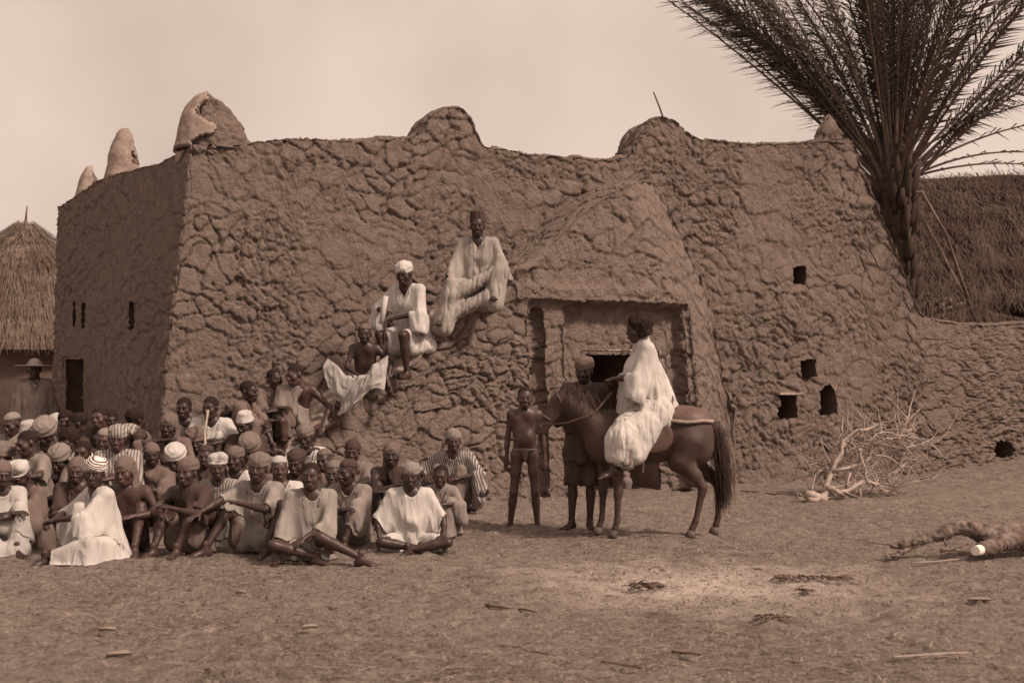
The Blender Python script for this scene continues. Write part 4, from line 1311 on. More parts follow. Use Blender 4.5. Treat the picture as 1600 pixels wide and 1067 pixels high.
# ------------------------------------------------------------------ heads, hands, feet (made once)
def head_prims(kind='man'):
    P = [ell((0, .018, .034), (.073, .092, .080)), ell((0, -.030, -.030), (.058, .056, .078), k=.03), ell((0, -.052, -.088), (.026, .024, .020), k=.03),
         cone((-.034, -.080, .022), (.034, -.080, .022), .012, .012, .018), ell((.042, -.054, -.026), (.020, .020, .020), k=.03), ell((-.042, -.054, -.026), (.020, .020, .020), k=.03),
         cone((.035, -.01, -.07), (.018, -.05, -.092), .022, .018, .02), cone((-.035, -.01, -.07), (-.018, -.05, -.092), .022, .018, .02),
         cone((0, -.086, .010), (0, -.104, -.028), .0085, .0135, .010), ell((.014, -.094, -.034), (.0115, .012, .009), k=.006), ell((-.014, -.094, -.034), (.0115, .012, .009), k=.006),
         ell((0, -.083, -.062), (.023, .016, .014), k=.012), ell((0, -.091, -.0575), (.021, .015, .0082), k=.006), ell((0, -.089, -.073), (.018, .015, .0090), k=.006),
         ell((.030, -.088, .000), (.018, .012, .010), k=.010, sub=True), ell((-.030, -.088, .000), (.018, .012, .010), k=.010, sub=True),
         ell((.030, -.072, -.001), (.0135, .0125, .0125), k=.003), ell((-.030, -.072, -.001), (.0135, .0125, .0125), k=.003),
         cone((.018, -.083, .0085), (.042, -.078, .0075), .0035, .0035, .004), cone((-.018, -.083, .0085), (-.042, -.078, .0075), .0035, .0035, .004),
         ell((.074, .012, -.006), (.009, .020, .031), k=.008), ell((-.074, .012, -.006), (.009, .020, .031), k=.008),
         cone((0, .022, -.05), (0, .036, -.14), .050, .058, .03)]
    if kind == 'child':
        P[0] = ell((0, .020, .034), (.076, .094, .082)); P[1] = ell((0, -.028, -.024), (.059, .056, .068), k=.03); P[2] = ell((0, -.050, -.076), (.024, .022, .018), k=.03)
        P[-1] = cone((0, .022, -.05), (0, .034, -.14), .041, .044, .03)
    if kind == 'old':
        P.append(cone((-.03, -.055, -.095), (.03, -.055, -.095), .014, .014, .02))
        P.append(cone((0, -.066, -.10), (0, -.07, -.125), .018, .008, .02))
    return P
HEADV = {k: nets(head_prims(k), .0072) for k in ('man', 'child', 'old')}
HEADV['far'] = nets(head_prims('man'), .0098)

def cap_cut(*cuts): return list(cuts)
def gear_mesh(kind):
    if kind == 'hair':
        P = [ell((0, .022, .037), (.0765, .094, .083)), ell((0, -.11, -.03), (.10, .085, .088), k=.008, sub=True), ell((0, -.02, -.11), (.2, .2, .10), k=.01, sub=True)]
    elif kind == 'afro':
        P = [ell((0, .025, .045), (.088, .102, .092)), ell((0, -.115, -.03), (.10, .085, .09), k=.01, sub=True), ell((0, -.02, -.12), (.2, .2, .11), k=.01, sub=True)]
    elif kind == 'mop':   # bushy uncovered hair
        P = [ell((0, .03, .05), (.115, .125, .105)), ell((.07, .04, -.02), (.05, .07, .06)), ell((-.07, .04, -.02), (.05, .07, .06)), ell((0, -.125, -.04), (.09, .075, .085), k=.01, sub=True)]
    elif kind == 'cap':
        P = [ell((0, .018, .052), (.081, .099, .082)), ell((0, -.02, -.075), (.2, .2, .115), k=.005, sub=True), ring((0, .016, .046), .083, .0085, (0, -.08, 1), .004, sx=1.0)]
    elif kind == 'skullcap':
        P = [ell((0, .022, .060), (.078, .094, .070)), ell((0, -.02, -.060), (.2, .2, .125), k=.004, sub=True)]
    elif kind == 'bandcap':
        P = [cone((0, .018, .058), (0, .022, .100), .086, .074, .012), ell((0, .02, .19), (.2, .2, .052), k=.02, sub=True), ell((0, -.02, -.075), (.2, .2, .115), k=.004, sub=True), ring((0, .016, .050), .084, .010, (0, -.06, 1), .004)]
    elif kind == 'fez':
        P = [cone((0, .022, .055), (0, .026, .155), .084, .076, .01), ell((0, .02, .235), (.2, .2, .075), k=.014, sub=True), ell((0, -.02, -.075), (.2, .2, .118), k=.004, sub=True)]
    elif kind == 'turban':
        P = [ell((0, .020, .060), (.084, .100, .080)), ell((0, -.03, -.085), (.2, .2, .118), k=.005, sub=True)]
        for (z, R, n, r) in [(.050, .078, (.05, -.22, 1), .019), (.066, .078, (-.25, -.12, 1), .018), (.070, .078, (.28, -.10, 1), .017), (.088, .070, (.12, -.30, 1), .017), (.096, .066, (-.16, -.15, 1), .015)]:
            P.append(ring((0, .020, z), R, r, n, .006))
        P.append(cone((.03, .10, .05), (-.02, .112, -.02), .022, .012, .01))
    elif kind == 'bigturban':
        P = [ell((0, .020, .070), (.098, .112, .086)), ell((0, -.03, -.085), (.2, .2, .12), k=.005, sub=True)]
        for (z, R, n, r) in [(.052, .092, (.05, -.25, 1), .026), (.072, .092, (-.3, -.12, 1), .024), (.080, .088, (.32, -.10, 1), .024), (.104, .074, (.1, -.3, 1), .022)]:
            P.append(ring((0, .020, z), R, r, n, .007))
    elif kind == 'hood':
        P = [ell((0, .028, .040), (.092, .106, .096)), cone((0, .05, -.04), (0, .06, -.14), .085, .10, .04), ell((0, -.105, -.025), (.062, .085, .085), k=.012, sub=True), ell((0, .02, -.02), (.068, .088, .075), k=.01, sub=True), cone((0, .02, -.05), (0, .03, -.3), .062, .075, .01, sub=True)]
    elif kind == 'foldcap':
        P = [cone((-.02, .018, .070), (.02, .018, .086), .078, .076, .02), ell((-.045, .01, .115), (.05, .07, .028)), ell((.05, .02, .108), (.04, .075, .03)), ell((0, -.02, -.075), (.2, .2, .118), k=.004, sub=True), ring((0, .014, .056), .084, .013, (.05, -.10, 1), .005)]
    elif kind == 'strawhat':
        P = [ell((0, .02, .045), (.086, .10, .092)), ell((0, -.02, -.075), (.2, .2, .115), k=.004, sub=True), ell((0, .018, .046), (.24, .24, .010), k=.02)]
    V, F = nets(P, .0095 if kind != 'strawhat' else .007)
    N = vnormals(V, F)
    if kind in ('mop', 'afro'):
        V = V + N * (.006 * fbm(V, 45, 2, 3))[:, None]
        if kind == 'mop': V = V + N * (.024 * fbm(V, 16, 3, 8))[:, None]
    elif kind in ('turban', 'bigturban', 'hood', 'cap', 'foldcap'):
        V = V + N * (.0035 * fbm(V * np.array([1, 1, 2.0]), 22, 2, 6))[:, None]
    return V, F
GEAR = {}
GNAME = {'hair': 'hair', 'afro': 'hair', 'mop': 'hair', 'cap': 'cap', 'skullcap': 'cap', 'bandcap': 'cap', 'fez': 'cap', 'turban': 'turban', 'bigturban': 'turban', 'hood': 'hood', 'foldcap': 'cap', 'strawhat': 'straw_hat'}
def gear(kind):
    if kind not in GEAR: GEAR[kind] = gear_mesh(kind)
    return GEAR[kind]

def hand_mesh(curl):
    """right hand, wrist at origin, fingers towards +Z, palm facing +Y, thumb towards -X"""
    P = [cone((0, 0, -.03), (0, 0, .01), .022, .023, .02), ell((0, .001, .048), (.038, .014, .046), k=.015), cone((-.022, .006, .015), (-.036, .012, .045), .014, .012, .015)]
    for i, (x, l, r) in enumerate([(-.027, .070, .0085), (-.009, .078, .0088), (.009, .072, .0084), (.027, .056, .0075)]):
        p = np.array([x, 0, .086 - abs(x) * .25]); a = curl * .35; seg = [.45, .32, .23]
        for s_ in seg:
            q = p + np.array([x * .12 * s_, math.sin(a) * l * s_, math.cos(a) * l * s_])
            P.append(cone(p, q, r, r * .93, .003)); p = q; a += curl * .75
    p = np.array([-.038, .012, .045]); a = .8
    for s_ in (.032, .026):
        q = p + np.array([-math.sin(a) * s_, s_ * .3 * (.4 + curl), math.cos(a) * s_]); P.append(cone(p, q, .0105, .009, .004)); p = q; a -= .5
    return nets(P, .0078)
HANDS = {'flat': hand_mesh(.25), 'relax': hand_mesh(.7), 'grip': hand_mesh(1.55)}
def foot_mesh():
    """ankle at origin, toes towards +Y, sole down"""
    P = [cone((0, 0, .04), (0, -.005, -.02), .033, .034, .02), ell((0, -.03, -.045), (.030, .036, .030), k=.02), cone((0, -.02, -.045), (.0, .10, -.052), .030, .028, .03), ell((0, .11, -.058), (.042, .040, .017), k=.02), cone((0, .0, -.015), (.004, .08, -.045), .026, .018, .02)]
    for i, (x, r, l) in enumerate([(-.030, .0125, .040), (-.009, .0090, .038), (.007, .0085, .033), (.021, .008, .026), (.033, .0075, .018)]):
        P.append(cone((x, .130 - i * .006, -.062), (x * 1.12, .130 + l - i * .006, -.064), r, r * .9, .003))
    P.append(ell((0, .03, -.125), (.2, .3, .048), k=.004, sub=True))
    return nets(P, .0095)
FOOT = foot_mesh()

# ------------------------------------------------------------------ body solver
def V3(*a): return np.array(a, float)
def ik(a, c, l1, l2, pole):
    d = c - a; D = np.linalg.norm(d); mx = (l1 + l2) * .995
    if D > mx: c = a + d / D * mx; d = c - a; D = mx
    D = max(D, abs(l1 - l2) + .01)
    n = d / max(np.linalg.norm(d), 1e-6)
    x = (l1 * l1 - l2 * l2 + D * D) / (2 * D); h = math.sqrt(max(l1 * l1 - x * x, 0))
    p = pole - n * (pole @ n); p /= max(np.linalg.norm(p), 1e-6)
    return a + n * x + p * h, c
def rotz(a): c, s = math.cos(a), math.sin(a); return np.array([[c, -s, 0], [s, c, 0], [0, 0, 1.0]])
def rotx(a): c, s = math.cos(a), math.sin(a); return np.array([[1, 0, 0], [0, c, -s], [0, s, c]])
def roty(a): c, s = math.cos(a), math.sin(a); return np.array([[c, 0, s], [0, 1, 0], [-s, 0, c]])

# local frame: the person faces -Y, +X is the person's left... (image right when facing the camera)
POSES = {
    'knees': dict(pel=V3(0, .0, .115), lean=14, an=[V3(-.10, -.44, .075), V3(.10, -.44, .075)], kp=[V3(-.15, -.4, 1), V3(.15, -.4, 1)], wr=[V3(.06, -.40, .40), V3(-.05, -.43, .36)], ep=[V3(-1, 0, -.4), V3(1, 0, -.4)], fd=[V3(-.15, -1, 0), V3(.15, -1, 0)]),
    'cross': dict(pel=V3(0, .0, .115), lean=8, an=[V3(.16, -.26, .055), V3(-.14, -.34, .055)], kp=[V3(-1, -.5, .25), V3(1, -.5, .25)], wr=[V3(-.10, -.30, .16), V3(.10, -.32, .16)], ep=[V3(-1, .3, -.2), V3(1, .3, -.2)], fd=[V3(1, -.5, -.2), V3(-1, -.5, -.2)]),
    'stand': dict(pel=V3(0, 0, .93), lean=0, an=[V3(-.10, 0, .085), V3(.10, -.03, .085)], kp=[V3(0, -1, 0), V3(0, -1, 0)], wr=[V3(-.24, -.02, .80), V3(.24, -.02, .80)], ep=[V3(-.6, 1, 0), V3(.6, 1, 0)], fd=[V3(-.35, -1, 0), V3(.35, -1, 0)]),
    'seat': dict(pel=V3(0, .0, .10), lean=12, an=[V3(-.13, -.42, -.30), V3(.13, -.42, -.30)], kp=[V3(-.1, -1, .6), V3(.1, -1, .6)], wr=[V3(-.12, -.36, .16), V3(.12, -.36, .16)], ep=[V3(-1, .3, -.2), V3(1, .3, -.2)], fd=[V3(-.2, -1, 0), V3(.2, -1, 0)]),
}
def solve(pose, s, o):
    b = dict(POSES[pose]); b.update(o)
    J = {}
    pel = b['pel'] * s
    la = rad(b.get('lean', 10)); sl = rad(b.get('side', 0)); tw = rad(b.get('twist', 0))
    up = V3(math.sin(sl), -math.sin(la), math.cos(la) * math.cos(sl)); up /= np.linalg.norm(up)
    slump = V3(0, -.05, 0) * s * (1 if pose != 'stand' else .1)
    mid = pel + up * .24 * s
    up2 = up + slump * 2.2 / s * .5; up2 /= np.linalg.norm(up2)
    nb = mid + up2 * .27 * s
    lat = rotz(tw) @ V3(1, 0, 0); lat = lat - up2 * (lat @ up2); lat /= np.linalg.norm(lat)
    shz = nb - up2 * .045 * s
    ch = b.get('child', False)
    hw = (.155 if ch else .172) * s
    J['pel'], J['mid'], J['nb'], J['up'], J['lat'] = pel, mid, nb, up2, lat
    J['sh'] = [shz - lat * hw, shz + lat * hw]
    sr = b.get('shrug', 0) * s
    J['sh'] = [q + V3(0, 0, sr) for q in J['sh']]
    hy, hp, hr = rad(b.get('hy', 0)), rad(b.get('hp', 0)), rad(b.get('hr', 0))
    hs = (s ** .45 if ch else s ** .8) * 1.07          # children have larger heads for their size
    R = rotz(hy) @ rotx(hp) @ roty(hr)
    fwd = R @ V3(0, -1, 0)
    neckv = V3(0, -.25, .97) if pose != 'stand' else V3(0, -.1, 1)
    neckv = .6 * neckv + .4 * up2 + V3(*(b.get('neck', (0, 0, 0)))); neckv /= np.linalg.norm(neckv)
    hd = nb + neckv * .090 * s + R @ V3(0, -.012, .045) * hs
    J['hd'], J['hR'], J['hs'] = hd, R, hs
    J['el'], J['wr'], J['kn'], J['an'], J['hip'] = [None, None], [None, None], [None, None], [None, None], [None, None]
    for i in (0, 1):
        J['el'][i], J['wr'][i] = ik(J['sh'][i], b['wr'][i] * s, .285 * s, .25 * s, b['ep'][i])
        J['hip'][i] = pel + V3((-1, 1)[i] * .088 * s, -.01, -.015 * s)
        J['kn'][i], J['an'][i] = ik(J['hip'][i], b['an'][i] * s, .43 * s, .40 * s, b['kp'][i])
    J['b'] = b; J['s'] = s
    return J

def body_prims(J):
    s = J['s']; b = J['b']; P = []
    pel, mid, nb, lat, up = J['pel'], J['mid'], J['nb'], J['lat'], J['up']
    fat = b.get('build', 1.0)
    for sg in (-1, 1):
        P.append(cone(pel + lat * sg * .062 * s, mid + lat * sg * .050 * s, .092 * s * fat, .082 * s * fat, .05))
        P.append(cone(mid + lat * sg * .050 * s, nb - up * .11 * s + lat * sg * .075 * s, .084 * s * fat, .088 * s * fat, .05))
    if b.get('belly'): P.append(ell(mid + V3(0, -.055, -.07) * s, (.10 * s, .085 * s, .11 * s), k=.05))
    P.append(cone(nb - up * .03 * s, J['hd'] + J['hR'] @ V3(0, .03, -.07) * J['hs'], .052 * s, .046 * J['hs'], .03))
    for i in (0, 1):
        sh, el, wr = J['sh'][i], J['el'][i], J['wr'][i]
        P.append(cone(nb - up * .03 * s, sh, .054 * s, .050 * s, .06))
        P.append(cone(sh, sh + (el - sh) * .35, .050 * s, .043 * s, .035)); P.append(cone(sh + (el - sh) * .3, el, .041 * s, .031 * s, .02))
        P.append(cone(el, el + (wr - el) * .35, .033 * s, .034 * s, .02)); P.append(cone(el + (wr - el) * .3, wr, .033 * s, .022 * s, .015))
        hp, kn, an = J['hip'][i], J['kn'][i], J['an'][i]
        P.append(cone(hp, hp + (kn - hp) * .5, .086 * s * fat, .066 * s * fat, .04)); P.append(cone(hp + (kn - hp) * .45, kn, .067 * s * fat, .048 * s, .03))
        calf = kn + (an - kn) * .32
        bk = (hp + an) / 2 - kn; bk = bk / max(np.linalg.norm(bk), 1e-6) * .016 * s
        P.append(cone(kn, calf + bk, .047 * s, .050 * s, .025)); P.append(cone(calf + bk, an, .049 * s, .030 * s, .02))
    return P

def lerp(a, b, t): return a + (b - a) * t
def garment(kind, J):
    """returns primitives for one garment"""
    s = J['s']; P = []
    pel, mid, nb, lat, up = J['pel'], J['mid'], J['nb'], J['lat'], J['up']
    sh, el, wr, hip, kn, an = J['sh'], J['el'], J['wr'], J['hip'], J['kn'], J['an']
    def neckcut(r=.066, low=.10):
        P.append(cone(nb + V3(0, .0, .16) * s, nb + V3(0, -.01, .01) * s, .075 * s, r * s, .015, sub=True))
        P.append(ell(nb + V3(0, -.09, .065) * s, V3(.062, .08, .06) * s, k=.01, sub=True))
        P.append(cone(nb + V3(0, -.02, .07) * s, nb + V3(0, -.10, -.01) * s, r * 1.05 * s, r * .85 * s, .012, sub=True)); P.append(cone(nb + V3(0, -.09, .0) * s, nb + V3(0, -.145, -low) * s, r * .85 * s, .012 * s, .012, sub=True))
    base = kind.split('+')[0]
    if base in ('gown', 'tunic', 'smock', 'bigrobe'):
        w = {'gown': 1.0, 'tunic': .88, 'smock': .95, 'bigrobe': 1.15}[base]
        for sg in (-1, 1):
            P.append(cone(nb - up * .09 * s + lat * sg * .080 * s, mid + lat * sg * .078 * s, .092 * s * w, .094 * s * w, .05))
            P.append(cone(mid + lat * sg * .075 * s, pel + lat * sg * .090 * s + V3(0, .01, -.0), .094 * s * w, .115 * s * w, .06))
        P.append(cone(mid + V3(0, -.03, 0), pel + V3(0, -.06, .0) * s, .09 * s * w, .11 * s * w, .06))
        sl = {'gown': .95, 'tunic': .55, 'smock': .72, 'bigrobe': 1.0}[base]
        for i in (0, 1):
            a = nb - up * .035 * s
            e = lerp(sh[i], el[i], sl)
            P.append(cone(a, sh[i], .058 * s, .059 * s, .05))
            dr = V3(0, 0, -.035 * s * w)
            P.append(cone(sh[i], e + dr, .060 * s, .074 * s * w, .04))
            P.append(cone(lerp(sh[i], e, .4) + dr, mid + lat * (-1, 1)[i] * .11 * s, .05 * s, .07 * s, .06))
            if base == 'bigrobe':
                P.append(cone(e + dr, e + V3(0, 0, -.16 * s) + (pel - e) * .2, .066 * s, .050 * s, .05))
            ax = (el[i] - sh[i]); ax = ax / np.linalg.norm(ax)
            P.append(cone(e + dr + ax * .02 * s, e + dr + ax * .16 * s, .050 * s, .095 * s * w, .012, sub=True))
        if base in ('gown', 'bigrobe', 'smock') and '+short' not in kind:
            t = .80 if base != 'smock' else .5
            for i in (0, 1):
                P.append(cone(hip[i], lerp(hip[i], kn[i], t), .11 * s, .078 * s, .05))
            P.append(cone(lerp(hip[0], kn[0], .55), lerp(hip[1], kn[1], .55), .055 * s, .055 * s, .08))
        if J['b'].get('pel')[2] < .3 and '+noskirt' not in kind:
            P.append(ell(V3(pel[0], pel[1] - .02, max(pel[2] - .07 * s, .055)), (.23 * s, .20 * s, .075 * s), k=.06))
        neckcut()
    elif base == 'shawl':      # cloth over one shoulder (right of picture)
        i = 1 if '+l' not in kind else 0
        P.append(cone(nb - up * .03 * s + V3(0, .02, .02) * s, sh[i] + V3(0, 0, .012) * s, .060 * s, .066 * s, .05))
        P.append(cone(sh[i], lerp(sh[i], el[i], .6), .066 * s, .07 * s, .04))
        P.append(cone(sh[i] + V3(0, -.02, -.02), mid + V3(0, -.04, -.04) * s, .07 * s, .085 * s, .06))
        P.append(cone(sh[i] + V3(0, .04, 0), mid + V3(0, .06, -.1) * s, .07 * s, .10 * s, .06))
        P.append(cone(nb + V3(0, 0, .17) * s, nb + V3(0, -.02, .02) * s, .08 * s, .058 * s, .015, sub=True))
    elif base == 'cloak':      # wrapped all round, knees included
        for sg in (-1, 1):
            P.append(cone(nb - up * .07 * s + lat * sg * .085 * s, mid + lat * sg * .095 * s, .09 * s, .105 * s, .06))
            P.append(cone(mid + lat * sg * .11 * s, V3(pel[0] + sg * .12 * s, pel[1], .12 * s if pel[2] < .3 else pel[2] - .2), .13 * s, .15 * s, .06))
        for i in (0, 1):
            P.append(cone(nb - up * .03 * s, sh[i], .062 * s, .066 * s, .05)); P.append(cone(sh[i], el[i], .066 * s, .075 * s, .05))
            P.append(cone(lerp(hip[i], kn[i], .2), kn[i] + V3(0, 0, -.02), .12 * s, .07 * s, .06))
            P.append(cone(lerp(sh[i], el[i], .6), lerp(hip[i], kn[i], .5), .07 * s, .09 * s, .08))
        neckcut(.06, .05)
    elif base == 'trousers':
        for i in (0, 1):
            P.append(cone(pel + V3((-1, 1)[i] * .05, .0, 0) * s, lerp(hip[i], kn[i], .6), .125 * s, .10 * s, .05))
            P.append(cone(lerp(hip[i], kn[i], .6), kn[i], .10 * s, .082 * s, .04))
            e = lerp(kn[i], an[i], .72)
            P.append(cone(kn[i], e + V3(0, 0, -.01), .082 * s, .070 * s, .04))
            ax = (an[i] - kn[i]) / np.linalg.norm(an[i] - kn[i])
            P.append(cone(e + ax * .05 * s, e + ax * .16 * s, .052 * s, .085 * s, .01, sub=True))
    elif base == 'wrap':       # cloth round hips and thighs
        for i in (0, 1):
            P.append(cone(pel + V3((-1, 1)[i] * .05, .02, -.01) * s, lerp(hip[i], kn[i], .62), .115 * s, .09 * s, .05))
        P.append(ell(V3(pel[0], pel[1] - .02, max(pel[2] - .06 * s, .05)), (.19 * s, .17 * s, .07 * s), k=.06))
        P.append(cone(lerp(hip[0], kn[0], .4), lerp(hip[1], kn[1], .4), .06 * s, .06 * s, .07))
    elif base == 'loincloth':
        P.append(ring(pel + V3(0, 0, .04) * s, .115 * s, .020 * s, (0, .15, 1), .01, sx=1.12))
        P.append(cone(pel + V3(0, -.10, .03) * s, pel + V3(0, -.085, -.06) * s, .036 * s, .022 * s, .02))
    elif base == 'legwrap':    # cloth dropped over both knees to the ground
        for i in (0, 1):
            P.append(cone(lerp(hip[i], kn[i], .3), kn[i], .10 * s, .078 * s, .05)); P.append(cone(kn[i], lerp(kn[i], an[i], .85), .078 * s, .10 * s, .05))
        P.append(cone(kn[0], kn[1], .07 * s, .07 * s, .06)); P.append(cone(lerp(kn[0], an[0], .6), lerp(kn[1], an[1], .6), .07 * s, .07 * s, .08))
    return P

def folds(V, F, amp, seed, down=3.2, f=7.5):
    """soft parallel folds that fall from the shoulders, pinched between rounded ridges"""
    N = vnormals(V, F)
    W = V + .07 * np.stack([vnoise(V, 3.6, seed + 1), vnoise(V, 3.6, seed + 2), vnoise(V, 3.6, seed + 3)], 1)
    W = W @ rotx(.25 * math.sin(seed * 1.7)) @ roty(.35 * math.cos(seed * 2.3))
    S = np.array([1, 1, 1 / down])
    def rid(n): return np.sqrt(np.abs(n) * 1.6 + .01) - .55          # sharp valleys, round ridges
    a = rid(vnoise(W * S, f, seed)); b = rid(vnoise(W * S * np.array([1, 1, .8]), f * 2.3, seed + 9))
    return V + N * (amp * (1.3 * a + .6 * b))[:, None]

def sdf_grid(prims, h=.02, keep=None):
    """distance grid of the body, used as the surface the cloth rests on"""
    return nets(prims, h, True)

def drape(V, F, body, steps=26, slack=(.16, .03), grav=.0011, zmin=None, seed=0):
    """let a garment sag on the body: edges keep a little spare length, so the cloth buckles into folds"""
    D, lo, h = body
    G = np.stack(np.gradient(D), -1)
    N = np.array(D.shape) - 1.001
    A = np.vstack([F[:, [0, 1]], F[:, [1, 2]], F[:, [2, 3]], F[:, [3, 0]]]); A.sort(1)
    E1 = np.unique(A, axis=0)
    E2 = np.vstack([F[:, [0, 2]], F[:, [1, 3]]])
    E = np.vstack([E1, E2]); n = len(V)
    a, b = E[:, 0], E[:, 1]
    d0 = V[b] - V[a]; L0 = np.linalg.norm(d0, axis=1)
    vert = np.abs(d0[:, 2]) / np.maximum(L0, 1e-9)
    R0 = L0 * (1 + slack[0] * (1 - vert ** 1.5) + slack[1] * vert)
    deg = np.bincount(a, minlength=n) + np.bincount(b, minlength=n)
    deg1 = np.maximum(np.bincount(E1[:, 0], minlength=n) + np.bincount(E1[:, 1], minlength=n), 1)
    X = V.copy(); Pv = V.copy()
    inv = (1.25 / np.maximum(deg, 1))[:, None]
    def acc(idx, vec): return np.stack([np.bincount(idx, vec[:, k], minlength=n) for k in range(3)], 1)
    def sample(X):
        q = np.clip((X - lo) / h, 0, N); i = q.astype(int); f = q - i
        d = 0
        for dx in (0, 1):
            for dy in (0, 1):
                for dz in (0, 1):
                    w = (f[:, 0] if dx else 1 - f[:, 0]) * (f[:, 1] if dy else 1 - f[:, 1]) * (f[:, 2] if dz else 1 - f[:, 2])
                    d = d + w * D[i[:, 0] + dx, i[:, 1] + dy, i[:, 2] + dz]
        g = G[i[:, 0], i[:, 1], i[:, 2]]
        return d, g / np.maximum(np.linalg.norm(g, axis=1, keepdims=True), 1e-6)
    for st in range(steps):
        vel = (X - Pv) * .86; Pv = X.copy()
        X = X + vel; X[:, 2] -= grav
        for it in range(3):
            d = X[b] - X[a]; L = np.linalg.norm(d, axis=1)
            c = d * ((L - R0) / np.maximum(L, 1e-9) * .5)[:, None]
            X = X + (acc(a, c) - acc(b, c)) * inv * .9
        sm = (acc(E1[:, 0], X[E1[:, 1]]) + acc(E1[:, 1], X[E1[:, 0]])) / deg1[:, None]
        X = X + (sm - X) * .10
        dd, g = sample(X)
        eps = .009
        m = dd < eps
        X[m] += (eps - dd[m])[:, None] * g[m]
        X[m] = X[m] * .45 + (Pv[m] + ((X[m] - Pv[m]) * g[m]).sum(1, keepdims=True) * g[m]) * .55     # friction
        if zmin is not None: X[:, 2] = np.maximum(X[:, 2], zmin)
    return X

_cache = {}
def place(V, R, t): return V @ R.T + t
def body_mesh(J, hk, skin, detail, hands, h):
    P = body_prims(J)
    V, F, BG = nets(P, h, True)
    J['grid'] = BG
    mb = MB(); mb.add(V, F)
    Vh, Fh = HEADV[hk if detail else 'far']
    mb.add(place(Vh * J['hs'], J['hR'], J['hd']), Fh)
    s = J['s']; b = J['b']
    for i in (0, 1):
        if hands:
            f = J['wr'][i] - J['el'][i]; f /= np.linalg.norm(f)
            f = f + V3(*(b.get('hand_dir', [(0, 0, 0), (0, 0, 0)])[i])) ; f /= np.linalg.norm(f)
            pn = b.get('palm', [V3(0.2, .3, -1), V3(-.2, .3, -1)])[i]
            pn = pn - f * (pn @ f); pn /= max(np.linalg.norm(pn), 1e-6)
            tx = np.cross(pn, f)          # x axis for right-handed frame (x, pn, f)
            R = np.stack([tx, pn, f], 1)
            Vh, Fh = HANDS[b.get('hand', ['relax', 'relax'])[i]]
            Q = Vh.copy()
            if i == 1: Q[:, 0] *= -1; Fh = Fh[:, ::-1]
            # i==0 is the person's right hand: thumb (-x) must point inwards when the palm is down
            mb.add(place(Q * s, R, J['wr'][i] - f * .004), Fh)
        if detail:
            fd = b['fd'][i]; sk = J['kn'][i] - J['an'][i]; sk /= np.linalg.norm(sk)
            fd = fd / np.linalg.norm(fd)
            upv = np.array(b['fu'][i], float) if 'fu' in b else V3(0, 0, 1)
            upv = upv - fd * (upv @ fd); upv /= np.linalg.norm(upv)
            R = np.stack([np.cross(fd, upv), fd, upv], 1)
            Vf, Ff = FOOT
            Q = Vf.copy()
            if i == 0: Q[:, 0] *= -1; Ff = Ff[:, ::-1]
            mb.add(place(Q * s, R, J['an'][i]), Ff)
    return mb.mesh('body', [SKINS[skin]])

